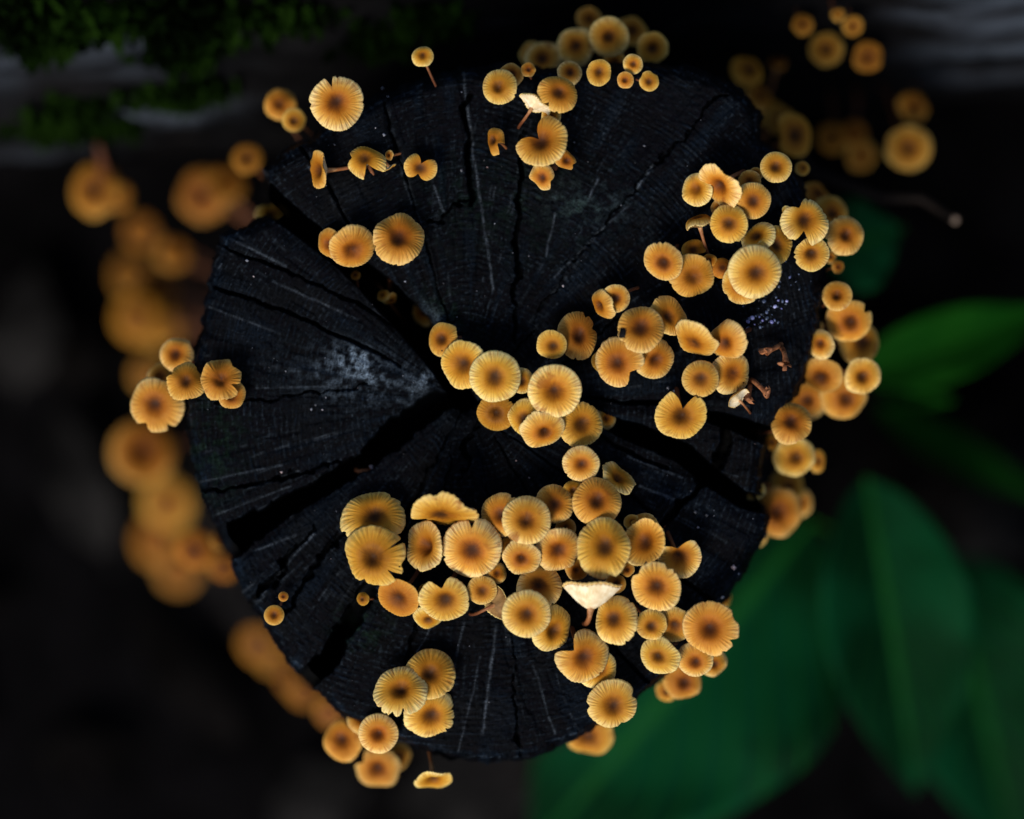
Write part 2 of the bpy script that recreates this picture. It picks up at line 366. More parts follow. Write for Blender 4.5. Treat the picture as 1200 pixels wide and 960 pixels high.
def build_stump():
    root = thing('tree_stump', (0, 0, 0), 'blackened cut tree stump with deep radial splits, covered in small orange mushrooms', 'tree stump')
    st = 1.3
    gx = np.arange(210, 976, st); gy = np.arange(66, 904, st)
    PX, PY = np.meshgrid(gx, gy, indexing='ij')
    h, crack, ring, ray, r, a, sd = stump_height(PX, PY)
    # colour of the wood itself: blue-black with grey rays, pale mould and a hint of green algae
    base = np.stack([np.full_like(h, v) for v in (0.0006, 0.0012, 0.0023)], -1)
    base *= (1 + 0.45 * fbm(PX / 50, PY / 50, 31))[..., None]
    dash = np.clip(ring - 0.1, 0, 1) * np.clip(0.35 + 1.2 * vnoise(a * r / 9.0, r / 5.0, 37), 0, 1.3) + 0.8 * np.clip(ray - .25, 0, 1)
    base *= (0.75 + 2.6 * dash)[..., None]
    rl = np.clip(np.sin(r * (1 + 0.05 * vnoise(np.cos(a) * 2 + 5, np.sin(a) * 2 + 5, 11)) * 2 * math.pi / 7.1 + 2.2 * vnoise(PX / 40, PY / 40, 42)), 0, 1) ** 3
    fib = np.clip(vnoise(a * 150, r / 60, 43), 0, 1) ** 1.5
    pm = np.clip(0.25 + 1.3 * fbm(PX / 45, PY / 45, 44), 0, 1)
    spk = np.clip(vnoise(PX / 2.6, PY / 2.6, 45) * 1.6 + 0.2, 0, 1)
    base += (rl * (0.35 + 0.65 * pm) * spk * 0.011 + fib * pm * spk * 0.011)[..., None] * np.array([0.70, 0.92, 1.20])
    brn = np.clip(fbm(PX / 70 + 8, PY / 70, 46) * 1.8 - 0.15, 0, 1)
    base = base * (1 - 0.3 * brn[..., None]) + np.array([0.0042, 0.0036, 0.0034]) * 0.3 * brn[..., None]
    base *= (1 + 2.2 * np.exp(-((sd + 3) / 3.0) ** 2) * np.clip(0.4 + vnoise(PX / 12, PY / 12, 47), 0, 1))[..., None]
    raym = np.zeros_like(h)
    for (ang, r0, r1, w, s_) in RAYS:
        da = (a - ang + 0.010 * vnoise(r / 30, r * 0 + ang * 9, 33) + math.pi) % (2 * math.pi) - math.pi
        m = np.exp(-((da * r) / w) ** 2) * sstep(r0 - 15, r0 + 10, r) * sstep(r1 + 15, r1 - 10, r) * np.clip(0.2 + 1.2 * vnoise(r / 6, r * 0 + ang * 20, 34), 0, 1)
        raym = np.maximum(raym, np.clip(m, 0, 1) * s_ * 0.6)
    for (p0, p1, w, s_) in LINES:
        d = seg_dist(PX + 1.2 * vnoise(PX / 15, PY / 15, 35), PY, [p0, p1])
        raym = np.maximum(raym, np.exp(-(d / w) ** 2) * s_ * np.clip(0.7 + 0.6 * vnoise(PX / 6, PY / 6, 36), 0, 1))
    pale = np.array([0.062, 0.074, 0.092])
    base = base * (1 - raym[..., None] * 0.6) + pale * (raym * 0.6)[..., None]
    def patch(cx, cy, sx, sy, rot=0):
        c, s = math.cos(rot), math.sin(rot)
        u = ((PX - cx) * c + (PY - cy) * s) / sx; v = (-(PX - cx) * s + (PY - cy) * c) / sy
        return np.exp(-(u * u + v * v))
    gr = np.clip(0.42 + 1.5 * fbm(PX / 7, PY / 7, 41, 4), 0, 1.3) ** 1.4
    mould = (0.75 * patch(420, 425, 24, 13, .3) + 0.55 * patch(499, 446, 16, 8, -.6) + 0.22 * patch(430, 445, 70, 30, .2) + .3 * patch(525, 385, 30, 8, .75) + .12 * patch(690, 245, 40, 22)) * gr
    wet = np.zeros_like(h)
    base = base * (1 - np.clip(mould, 0, 1)[..., None]) + np.array([0.105, 0.14, 0.185]) * np.clip(mould, 0, 1)[..., None]
    alg = (0.5 * patch(425, 735, 28, 22) + 0.35 * patch(685, 245, 30, 16) + .3 * patch(530, 370, 40, 18, .7) + .3 * patch(255, 520, 30, 60) + .15 * patch(600, 240, 120, 60)) * gr
    base = base * (1 - np.clip(alg, 0, 1)[..., None]) + np.array([0.005, 0.014, 0.006]) * np.clip(alg, 0, 1)[..., None]
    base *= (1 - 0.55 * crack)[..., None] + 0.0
    tint = np.concatenate([np.clip(base, 0.001, 1), np.ones_like(h)[..., None]], -1)
    k = S * (DC - h) / DC
    V = np.stack([(PX - 600) * k, (480 - PY) * k, h + Z0], -1).reshape(-1, 3)
    polar = np.stack([r, a * 300, h * 0], -1).reshape(-1, 3)
    # which wedge each face belongs to
    order = []
    for key, (pts, ws) in SPLITS.items():
        pr = [math.hypot(x - PITH[0], y - PITH[1]) for x, y in pts]
        pa = np.unwrap([math.atan2(y - PITH[1], x - PITH[0]) for x, y in pts][1:])
        order.append(np.interp(r, pr[1:], pa))
    lab = np.zeros(h.shape, int)
    am = np.stack(order, 0)
    cnt = np.zeros(h.shape, int)
    base_ang = am[0]
    rel = (a - base_ang) % (2 * math.pi)
    for kx in range(1, len(order)):
        cnt += (rel > ((am[kx] - base_ang) % (2 * math.pi))).astype(int)
    q = grid_quads(len(gx), len(gy))[:, ::-1]
    nv = len(gy)
    q = grid_quads(len(gx), nv)
    keep = (sd.reshape(-1)[q] < 6).all(1)
    q = q[keep]
    ql = cnt.reshape(-1)[q[:, 0]]
    # image y runs down: flip so that normals point up
    for w_ in range(len(order)):
        qq = q[ql == w_][:, ::-1]
        if not len(qq): continue
        used, inv = np.unique(qq, return_inverse=True)
        me = mesh_np('wood_wedge', V[used], inv.reshape(-1, 4), None,
                     {'tint': ('FLOAT_COLOR', tint.reshape(-1, 4)[used]), 'polar': ('FLOAT_VECTOR', polar[used])})
        obj('wood_wedge', me, M_WOOD, root)
    # bark flank, flaring to the roots
    n = 300
    P = np.array(OUT + [OUT[0]], float); seg = np.hypot(*np.diff(P, axis=0).T); cs = np.concatenate([[0], np.cumsum(seg)])
    t = np.linspace(0, cs[-1], n, endpoint=False)
    ox = np.interp(t, cs, P[:, 0]); oy = np.interp(t, cs, P[:, 1])
    rows = []
    cx, cy = 585, 485
    nd = 48
    for i in range(nd):
        f = i / (nd - 1); z = -0.007 - 0.42 * f
        s = flare(ox, oy, -z)
        ang = np.arctan2(oy - cy, ox - cx)
        nz = 1 + 0.022 * vnoise(ang * 9 + 40, z * 30 + 3, 51) * min(1, f * 6 + .2) + 0.014 * vnoise(ang * 30 + 40, z * 45 + 3, 52)
        x = (cx + (ox - cx) * s * nz - 600) * S; y = (480 - (cy + (oy - cy) * s * nz)) * S
        rows.append(np.stack([x, y, np.full(n, z + Z0)], -1))
    V2 = np.concatenate(rows)
    qd = grid_quads(nd, n, True)
    obj('bark', mesh_np('bark', V2, qd), M_BARK, root)
    return root

def flare(px, py, depth):
    """scale of the flank about the stump's centre at a depth below the cut face"""
    px = np.asarray(px, float); py = np.asarray(py, float)
    ang = np.arctan2(-(py - 485), px - 585)
    d = np.clip(depth / 0.40, 0, 1.2)
    roots = 0.5 + 0.5 * np.cos(ang * 5 + 0.6)
    log_side = np.clip(np.sin(ang), 0, 1)
    return 0.985 + (0.40 + 0.26 * roots) * d ** 1.5 * (1 - 0.72 * log_side)

STUMP = build_stump()

# ------------------------------------------------------------------ ground
def build_ground():
    n = 260
    u = np.linspace(-1, 1, n); c = np.sinh(u * 4.6) / math.sinh(4.6) * 30.0
    X, Y = np.meshgrid(c, c, indexing='ij')
    fade = np.exp(-(np.hypot(X, Y) / 4) ** 2)
    z = fade * (0.020 * fbm(X * 9, Y * 9, 61) + 0.012 * fbm(X * 40, Y * 40, 62)) - 0.006
    V = np.stack([X, Y, z], -1).reshape(-1, 3)
    q = grid_quads(n, n)
    o = obj('ground', mesh_np('ground', V, q), M_SOIL); tag(o, kind='structure')
build_ground()

# ------------------------------------------------------------------ fallen log along the back
LOG_R = 0.18
LOG_A = np.array([-0.70, 0.262, 0.215]); LOG_B = np.array([0.70, 0.362, 0.225])
def log_axis(x):
    t = (x - LOG_A[0]) / (LOG_B[0] - LOG_A[0]); return LOG_A + t * (LOG_B - LOG_A)
def build_log():
    root = thing('fallen_log', tuple(log_axis(0.0) * np.array([1, 1, 0])), 'thick weathered grey-black log with green moss lying behind the stump', 'log')
    o0 = np.array(root.location)
    m, nt, b = new_mat('log_wood')
    tc = N(nt, 'ShaderNodeTexCoord'); mp = N(nt, 'ShaderNodeMapping'); mp.inputs['Scale'].default_value = (0.22, 1.3, 1.3)
    L(nt, tc.outputs['Object'], mp.inputs[0])
    n = N(nt, 'ShaderNodeTexNoise', i_Scale=30.0, i_Detail=6.0, i_Roughness=0.62); L(nt, mp.outputs[0], n.inputs['Vector'])
    n2 = N(nt, 'ShaderNodeTexNoise', i_Scale=7.0, i_Detail=2.0); L(nt, mp.outputs[0], n2.inputs['Vector'])
    wt = N(nt, 'ShaderNodeAttribute', attribute_name='grey').outputs['Fac']
    dark = mixc(nt, maprange(nt, n.outputs['Fac'], 0.35, 0.7), (0.0012, 0.0012, 0.0015), (0.005, 0.0046, 0.005))
    grey = mixc(nt, maprange(nt, n.outputs['Fac'], 0.42, 0.66), (0.003, 0.0035, 0.0045), (0.055, 0.068, 0.090))
    L(nt, mixc(nt, wt, dark, grey), b.inputs['Base Color'])
    b.inputs['Roughness'].default_value = 0.8; b.inputs['Specular IOR Level'].default_value = 0.03
    bm = N(nt, 'ShaderNodeBump', i_Strength=0.9, i_Distance=0.006); L(nt, n.outputs['Fac'], bm.inputs['Height']); L(nt, bm.outputs[0], b.inputs['Normal'])
    nx, na = 420, 150
    xs = np.linspace(-0.70, 0.70, nx); aa = np.linspace(0, 2 * math.pi, na, endpoint=False)
    X, A = np.meshgrid(xs, aa, indexing='ij')
    ax = LOG_A + (X[..., None] - LOG_A[0]) / (LOG_B[0] - LOG_A[0]) * (LOG_B - LOG_A)
    R = LOG_R * (1 + 0.05 * fbm(X * 5 + 9, A * 2.0, 71) + 0.05 * fbm(X * 16 + 9, A * 14, 72) + 0.025 * fbm(X * 50 + 9, A * 30, 73))
    Y = ax[..., 1] + R * np.cos(A); Z = ax[..., 2] + R * np.sin(A)
    V = np.stack([X, Y, Z], -1)
    # bare weathered wood: towards one end and in a few patches
    Zt = Z - Z0
    kk = S * (DC - Zt) / DC
    PXl = X / kk + 600; PYl = 480 - Y / kk
    g = 0.75 * sstep(1030, 1150, PXl + 60 * vnoise(X * 20 + 7, A * 60, 75)) * sstep(112, 80, PYl) * np.clip(0.55 + 1.3 * vnoise(X * 14 + 3, A * 55, 74), 0, 1) + 1.0 * np.exp(-((PXl - 175) / 90) ** 2 - ((PYl - 62) / 20) ** 2) + 0.9 * np.exp(-((PXl - 200) / 90) ** 2 - ((PYl - 135) / 14) ** 2) \
        + .5 * np.exp(-((PXl - 0) / 30) ** 2 - ((PYl - 75) / 30) ** 2) + .12 * np.exp(-((PXl - 650) / 200) ** 2 - ((PYl - 30) / 30) ** 2) + .3 * np.exp(-((PXl - 90) / 140) ** 2 - ((PYl - 180) / 16) ** 2)
    g = np.clip(g, 0, 1)
    V = V - o0
    caps_t = []
    Vr = V.reshape(-1, 3)
    c0 = len(Vr); Vr = np.concatenate([Vr, (log_axis(-0.70) - o0)[None], (log_axis(0.70) - o0)[None]])
    for j in range(na):
        caps_t.append((c0, (j + 1) % na, j)); caps_t.append((c0 + 1, (nx - 1) * na + j, (nx - 1) * na + (j + 1) % na))
    me = mesh_np('trunk', Vr, grid_quads(nx, na, True)[:, ::-1], caps_t, {'grey': ('FLOAT', np.concatenate([g.ravel(), [0, 0]]))})
    obj('trunk', me, m, root)
    # moss: thousands of tiny leaflets on the patches the photograph shows
    rs = np.random.RandomState(4)
    spots = [(150,18,110,16,900),(215,50,30,18,1500),(110,135,34,16,800),(60,142,30,14,500),(205,105,42,10,700),(130,150,24,10,600),(60,30,50,26,900),(505,16,32,14,500),(330,20,50,14,200),(20,10,40,20,500),(440,45,26,12,260)]
    vs, ts, cl = [], [], []
    for (cx, cy, sx, sy, cntn) in spots:
        ux = rs.randn(cntn) * sx * 0.55 + cx; uy = rs.randn(cntn) * sy * 0.55 + cy
        for x_, y_ in zip(ux, uy):
            # march the sight line down on to the log
            z = -0.08; ok = False
            for it in range(6):
                w = W(x_, y_, z); axp = log_axis(w[0]); dy = w[1] - axp[1]
                if abs(dy) > LOG_R * 1.0: ok = False; break
                z = axp[2] + math.sqrt(LOG_R ** 2 - dy * dy) - Z0; ok = True
            if not ok: continue
            p = W(x_, y_, z) - o0
            nrm = np.array([0, dy, math.sqrt(max(1e-9, LOG_R ** 2 - dy * dy))]) / LOG_R
            p = p + nrm * rs.uniform(-0.004, 0.003)
            d = nrm + rs.randn(3) * 0.7; d /= np.linalg.norm(d)
            s = np.cross(d, rs.randn(3)); s /= np.linalg.norm(s)
            ln = rs.uniform(0.004, 0.010); wd = ln * 0.26
            i = len(vs); vs += [p - s * wd, p + s * wd, p + d * ln * .6 + s * wd * .9, p + d * ln, p + d * ln * .6 - s * wd * .9]
            ts += [(i, i + 1, i + 2), (i, i + 2, i + 4), (i + 4, i + 2, i + 3)]
    mm = simple_noise_mat('moss', (0.001, 0.0032, 0.0004), (0.008, 0.022, 0.002), 26, rough=0.9, spec=0.02)
    mo = obj('moss', mesh_np('moss', np.array(vs), None, ts, smooth=False), mm, root); tag(mo, kind='stuff')
    return root
build_log()

# ------------------------------------------------------------------ mushrooms
def cap_mesh(R, seed, o):
    rs = np.random.RandomState(seed)
    nt_ = 150 if R > 0.0045 else 72
    th = np.arange(nt_) * 2 * math.pi / nt_
    wob = o.get('wob', 1.0)
    rim = np.ones(nt_)
    for k in range(2, 8):
        rim += wob * rs.uniform(-1, 1) * 0.042 / (k - 0.6) ** 0.6 * np.cos(k * th + rs.rand() * 7)
    rim += wob * 0.014 * rs.uniform(-1, 1, nt_)
    m = np.ones(nt_)
    nts = list(o.get('n', []))
    if R > 0.005:
        for k in range(rs.randint(1, 5)): nts.append((rs.rand() * 360, rs.uniform(3, 7), rs.uniform(0.03, 0.10) * wob))
    for (ang, wd, dp) in nts:
        d = np.abs((th - math.radians(ang) + math.pi) % (2 * math.pi) - math.pi)
        x = np.clip(1 - d / math.radians(wd), 0, 1)
        sharp = x * x * (3 - 2 * x) if wd > 14 else x
        m = np.minimum(m, 1 - dp * sharp)
    nr = 17
    r = np.linspace(0, 1, nr + 1)[1:] ** 0.85
    RR = r[:, None]; T = th[None, :]
    full = rim * m
    rho = RR * (1 + (full[None, :] - 1) * RR ** 0.6) if not o.get('n') else RR * (1 + (full[None, :] - 1) * RR ** 0.35)
    cup = o.get('cup', rs.uniform(-0.26, 0.0)); dep = o.get('dep', rs.uniform(0.16, 0.30)); dw = o.get('dw', rs.uniform(0.24, 0.40))
    cone = o.get('cone', 0.20); cpw = o.get('cpw', 1.5)
    def thick(q): return 0.035 + cone * (1 - q) ** cpw
    ex, ey = rs.uniform(-1, 1, 2) * 0.10 * min(wob, 1.2)
    def prof(q):
        return -dep * np.exp(-(q / dw) ** 2) + cup * q * q - o.get('lip', 0.17) * np.clip(q, 0, 1.2) ** 5
    z = prof(rho)
    for k in range(2, 6):
        z = z + wob * rs.uniform(-1, 1) * 0.080 * np.cos(k * T + rs.rand() * 7) * rho ** 2.2
    npl = rs.randint(30, 42)
    z = z + 0.015 * np.sin(npl * T + 2.0 * np.sin(T * 3 + seed)) * sstep(0.45, 0.9, rho)
    ztop = z.copy()
    X = rho * np.cos(T); Y = rho * np.sin(T)
    Rb = np.array([0.985, 0.93, 0.8, 0.6, 0.36, 0.14])
    Xb, Yb, Zb, rhob = [], [], [], []
    for rb in Rb:
        i = np.interp(rb, r, np.arange(nr)); i0 = int(i); f = i - i0; i1 = min(nr - 1, i0 + 1)
        Xb.append(X[i0] * (1 - f) + X[i1] * f); Yb.append(Y[i0] * (1 - f) + Y[i1] * f)
        Zb.append(z[i0] * (1 - f) + z[i1] * f - thick(rb)); rhob.append(rho[i0] * (1 - f) + rho[i1] * f)
    X = np.concatenate([X, np.array(Xb)]); Y = np.concatenate([Y, np.array(Yb)]); z = np.concatenate([z, np.array(Zb)])
    rh = np.concatenate([rho, np.array(rhob)])
    nrow = len(X)
    P = np.stack([X.ravel(), Y.ravel(), z.ravel()], -1)
    P = np.concatenate([P, [[0, 0, prof(0.0)]], [[0, 0, prof(0.14) - thick(0.14) - 0.04]]])
    # gills: radial blades hanging under the cap
    ng = 38
    gth = np.arange(ng * 2) * math.pi / ng
    gR = np.array([0.13, 0.3, 0.5, 0.7, 0.85, 0.94])
    G = []
    for rb in gR:
        i = np.interp(rb, r, np.arange(nr)); i0 = int(i); f = i - i0; i1 = min(nr - 1, i0 + 1)
        wrap = lambda v: np.interp(gth, np.concatenate([th, [2 * math.pi]]), np.concatenate([v, v[:1]]))
        q = wrap(rho[i0] * (1 - f) + rho[i1] * f)
        zz = wrap(ztop[i0] * (1 - f) + ztop[i1] * f) - thick(rb) - 0.012
        dz = 0.16 * math.sin(math.pi * min(0.97, (1 - rb) * 1.05 + 0.01)) + .008
        zz = zz - np.where(np.arange(ng * 2) % 2 == 0, dz, -0.004)
        G.append(np.stack([q * np.cos(gth), q * np.sin(gth), zz], -1))
    G = np.array(G).reshape(-1, 3)
    def deform(P):
        P = P.copy()
        w_ = np.clip(1 - np.hypot(P[:, 0], P[:, 1]), 0, 1) ** 1.2
        P[:, 0] += ex * w_; P[:, 1] += ey * w_
        if 'asp' in o:
            f, ang = o['asp']; c, s = math.cos(math.radians(ang)), math.sin(math.radians(ang))
            u = P[:, 0] * c + P[:, 1] * s; v = -P[:, 0] * s + P[:, 1] * c
            v = v * f; P[:, 0] = u * c - v * s; P[:, 1] = u * s + v * c
        for (ang, kk) in o.get('b', []):
            c, s = math.cos(math.radians(ang)), math.sin(math.radians(ang))
            u = P[:, 0] * c + P[:, 1] * s; v = -P[:, 0] * s + P[:, 1] * c
            an = u * kk; rad = 1 / kk
            # roll the sheet: bend angle grows with the distance from the middle
            u2 = np.sin(an) * (rad + P[:, 2]); z2 = (np.cos(an) - 1) * rad + np.cos(an) * P[:, 2]
            P[:, 0] = u2 * c - v * s; P[:, 1] = u2 * s + v * c; P[:, 2] = z2
        return P * R
    P = deform(P); G = deform(G)
    A = np.stack([np.tile(np.cos(th), nrow), np.tile(np.sin(th), nrow), np.clip(rh.ravel() ** 1.0, 0, 1.1)], -1)
    A = np.concatenate([A, [[0, 0, 0]], [[0, 0, 0.6]]])
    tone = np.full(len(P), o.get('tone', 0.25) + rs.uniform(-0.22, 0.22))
    q = grid_quads(nrow, nt_, True)
    c0 = nrow * nt_
    j = np.arange(nt_); j2 = (j + 1) % nt_
    t1 = np.stack([np.full(nt_, c0), j, j2], -1)
    l0 = (nrow - 1) * nt_
    t2 = np.stack([np.full(nt_, c0 + 1), l0 + j2, l0 + j], -1)
    cap = mesh_np('cap', P, q, np.concatenate([t1, t2]), {'cap': ('FLOAT_VECTOR', A), 'tone': ('FLOAT', tone)})
    gl = mesh_np('gills', G, grid_quads(len(gR), ng * 2, True)[:, ::-1], None, None, smooth=False)
    hub = P[-1]
    return cap, gl, hub

def stem_mesh(p0, p1, d1, r0, r1, seed, bend=0.0):
    """tapering curved stem from the base p0 to the hub p1, arriving along d1"""
    rs = np.random.RandomState(seed + 77)
    p0, p1, d1 = (np.asarray(v, float) for v in (p0, p1, d1))
    ln = np.linalg.norm(p1 - p0)
    c2 = p1 - d1 * ln * 0.45
    c1 = p0 + np.array([0, 0, 1]) * ln * 0.25 + rs.randn(3) * ln * 0.10
    n = 14; sides = 9
    t = np.linspace(0, 1, n)[:, None]
    C = (1 - t) ** 3 * p0 + 3 * (1 - t) ** 2 * t * c1 + 3 * (1 - t) * t * t * c2 + t ** 3 * p1
    T = np.gradient(C, axis=0); T /= np.linalg.norm(T, axis=1)[:, None] + 1e-12
    ref = np.array([0.31, 0.87, 0.38])
    U = np.cross(T, ref); U /= np.linalg.norm(U, axis=1)[:, None] + 1e-12
    Vv = np.cross(T, U)
    tt = t[:, 0]
    rad = r0 + (r1 - r0) * tt + 0.25 * r0 * np.exp(-(tt / 0.08) ** 2) + 0.7 * r1 * np.exp(-((1 - tt) / 0.09) ** 2)
    a = np.arange(sides) * 2 * math.pi / sides
    P = C[:, None, :] + rad[:, None, None] * (np.cos(a)[None, :, None] * U[:, None, :] + np.sin(a)[None, :, None] * Vv[:, None, :])
    P = P.reshape(-1, 3)
    al = np.repeat(tt, sides)
    return mesh_np('stem', P, grid_quads(n, sides, True)[:, ::-1], [(0, k, k + 1) for k in range(1, sides - 1)], {'along': ('FLOAT', al)})

GROUPS = {}
_seed = [100]
def wall_point(px_w, py_w, z):
    """point on the stump flank at depth z in the direction of a world point, in world metres"""
    cxw, cyw = (585 - 600) * S, (480 - 485) * S
    a = math.atan2(py_w - cyw, px_w - cxw)
    c, s = math.cos(a), math.sin(a)
    best = 0
    # ray against the outline polygon (in world metres on the plane of the cut face)
    for k in range(NIN):
        x0, y0 = (OUT[k][0] - 600) * S - cxw, (480 - OUT[k][1]) * S - cyw
        x1, y1 = (OUT[(k + 1) % NIN][0] - 600) * S - cxw, (480 - OUT[(k + 1) % NIN][1]) * S - cyw
        den = c * (y1 - y0) - s * (x1 - x0)
        if abs(den) < 1e-12: continue
        t = (x0 * (y1 - y0) - y0 * (x1 - x0)) / den; u = (x0 * s - y0 * c) / den
        if t > 0 and -1e-9 <= u <= 1 + 1e-9: best = max(best, t)
    px = 585 + best * c / S; py = 485 - best * s / S
    f = float(flare(px, py, max(0, -z))) * 0.97
    return np.array([cxw + best * f * c, cyw + best * f * s, z + Z0])

def mushroom(px, py, Rpx, z, tilt=6, dr=270, where='top', label='', group='', st=None, gm=None, **o):
    """px,py: where the cap's middle stands seen from above; z: cap height in cm over the cut face; tilt/dr: how far and which way
    the cap leans (0 = +X, 90 = +Y); where: what the stem grows from; st: shift of the stem's foot in pixels"""
    _seed[0] += 1; seed = _seed[0]
    rs = np.random.RandomState(seed)
    if where in ('top', 'crack') and z > 0.6: z = 0.6 + (z - 0.6) * 0.68
    if where in ('side', 'log') and z < -5: z = -5 + (z + 5) * (1.0 if where == 'log' and px < 420 else 2.4 if px < 420 else 1.3)
    z = z / 100.0
    if where == 'log':
        for _i in range(4):
            c = W(px, py, z); ax = log_axis(c[0]); dy = c[1] + 0.004 - ax[1]
            if abs(dy) < LOG_R: z = max(z, ax[2] + math.sqrt(LOG_R ** 2 - dy * dy) + 0.016 - Z0)
    c = W(px, py, z); R = Rpx * kz(z)
    if tilt < 20: tilt = tilt + rs.uniform(0, 9)
    tl, d = math.radians(tilt), math.radians(dr + (rs.uniform(-14, 14) if tilt < 60 else 0))
    n = np.array([math.sin(tl) * math.cos(d), math.sin(tl) * math.sin(d), math.cos(tl)])
    spin = o.pop('spin', None)
    rot = Vector((0, 0, 1)).rotation_difference(Vector(n)).to_matrix()
    cap, gl, hub = cap_mesh(R, seed, o)
    hubw = c + np.array(rot @ Vector(hub))
    # foot of the stem
    ln = (0.022 + 0.9 * R) * (1 if tilt < 40 else 0.5 if tilt < 80 else 0.22)
    if where == 'top' or where == 'crack':
        b = hubw - n * np.array([1, 1, 0]) * ln * 0.9 + np.append(rs.randn(2) * 0.0022, 0)
        if st: b = b + np.array([st[0] * S, -st[1] * S, 0])
        k = S
        bx, by = b[0] / k + 600, 480 - b[1] / k
        sd = outline_sd(np.array([bx]), np.array([by]))[0]
        if sd > -12:                                   # keep feet on the cut face
            v = np.array([585 - bx, 485 - by]); v /= np.linalg.norm(v); bx += v[0] * (sd + 14); by += v[1] * (sd + 14)
            b[0], b[1] = (bx - 600) * S, (480 - by) * S
        hh = stump_height(np.array([bx]), np.array([by]))[0][0]
        b[2] = Z0 + hh - 0.003
    elif where == 'side':
        zb = min(z - 0.022 - rs.rand() * 0.01, -0.012)
        b = wall_point(c[0] - n[0] * 0.01, c[1] - n[1] * 0.01, zb)
        if st: b[:2] += np.array([st[0] * S, -st[1] * S])
    elif where == 'log':
        xb = c[0] + rs.randn() * 0.004; ax = log_axis(xb)
        dy = max(c[1] + 0.012 - ax[1], -LOG_R * 0.985)
        b = np.array([xb, ax[1] + dy, ax[2] + math.sqrt(LOG_R ** 2 - dy * dy) - 0.006])
    elif where == 'ground':
        b = np.array([c[0] - n[0] * .02, c[1] - n[1] * .02, -0.005])
    root = thing('mushroom', tuple(b), label or 'small orange mushroom', 'mushroom', group or None)
    co = obj('cap', cap, M_CAP, root)
    co.location = tuple(c - b); co.rotation_mode = 'QUATERNION'; co.rotation_quaternion = rot.to_quaternion()
    obj('gills', gl, gm or M_GILL, co)
    up = hubw + n * R * 0.10
    r1 = min(max(0.085 * R, 0.00045), 0.0011)
    sm = stem_mesh(np.zeros(3), up - b, n, r1 * 1.15, r1, seed)
    obj('stem', sm, M_STEM, root)
    return root

def colony(where, group, shared, rows):
    """rows: px, py, radius px, height cm, tilt, lean direction, own label ('' = the shared one), shape options"""
    for r in rows:
        px, py, R, z, tilt, dr, lab = r[:7]
        o = dict(r[7]) if len(r) > 7 else {}
        mushroom(px, py, R, z, tilt, dr, o.pop('where', where), lab or shared, group, **o)

# loose ones on the wood in front of the mossy log
colony('top', 'scattered mushrooms on the wood near the mossy log', 'lone small orange mushroom on black wood near the mossy log', [
 (395, 121, 32, 1.6, 6, 300, 'broad flat mushroom with one slit in its rim, standing alone beside the mossy log', dict(n=[(107, 9, .42)], cup=.02, dep=.16, tone=.22)),
 (495, 65, 13, 0.4, 8, 100, 'small round button mushroom on a thin stem between mossy log and stump', dict(st=(14, 34))),
 (371, 199, 25, 0.8, 60, 185, 'fan-shaped mushroom tipped on its side with its torn stem sticking out', dict(asp=(.9, 0), n=[(20, 40, .35)], tone=.6, st=(45, -12), cup=.1)),
 (427, 186, 26, 1.2, 22, 130, 'two-lobed folded mushroom beside the tipped fan-shaped one', dict(n=[(292, 42, .72), (170, 30, .35)], b=[(60, .5)], tone=.45)),
 (457, 198, 9, 0.5, 100, 300, 'tiny curled mushroom showing pale gills beside the two-lobed one', dict(asp=(.7, 40))),
 (455, 182, 6, 0.5, 30, 200, 'tiniest brown mushroom just above the curled pale one', dict(tone=.9)),
 (493, 197, 20, 1.0, 10, 270, 'bow-tie shaped mushroom with a pinched waist on bare wood', dict(n=[(70, 44, .70), (255, 44, .62)], b=[(90, .5)], tone=.4, spin=0)),
])
colony('side', 'pair of soft mushrooms beside the log', 'x', [
 (328, 121, 19, -4.0, 5, 90, 'larger of two neighbouring button mushrooms next to the slit flat cap', dict(tone=.5)),
 (344, 141, 14, -2.6, 5, 270, 'smaller of two neighbouring button mushrooms next to the slit flat cap', dict(tone=.4)),
])
# cluster on the rim against the log
colony('side', 'cluster on the stump rim against the log', 'round orange mushroom in the tight cluster on the rim against the log', [
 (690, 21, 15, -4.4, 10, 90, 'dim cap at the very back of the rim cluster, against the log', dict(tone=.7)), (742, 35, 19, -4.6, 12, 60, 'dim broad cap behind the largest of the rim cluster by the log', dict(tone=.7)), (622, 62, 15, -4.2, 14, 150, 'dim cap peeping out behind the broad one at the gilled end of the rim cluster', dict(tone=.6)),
 (637, 67, 22, -2.8, 6, 100, 'broad cap at the gilled-mushroom end of the rim cluster by the log', dict(tone=.4)), (674, 54, 23, -2.6, 8, 150, 'broad cap touching the largest of the rim cluster by the log', dict(tone=.4)),
 (714, 43, 24, -1.8, 5, 270, 'largest, uppermost cap of the tight cluster on the rim against the log', dict(tone=.3)),
 (765, 56, 19, -2.4, 4, 300, 'round cap at the end of the rim cluster, set apart from its neighbours', dict(tone=.4)),
 (720, 74, 14, -2.2, 8, 290, 'small cap half hidden beneath the largest of the rim cluster by the log', dict(tone=.5)),
])
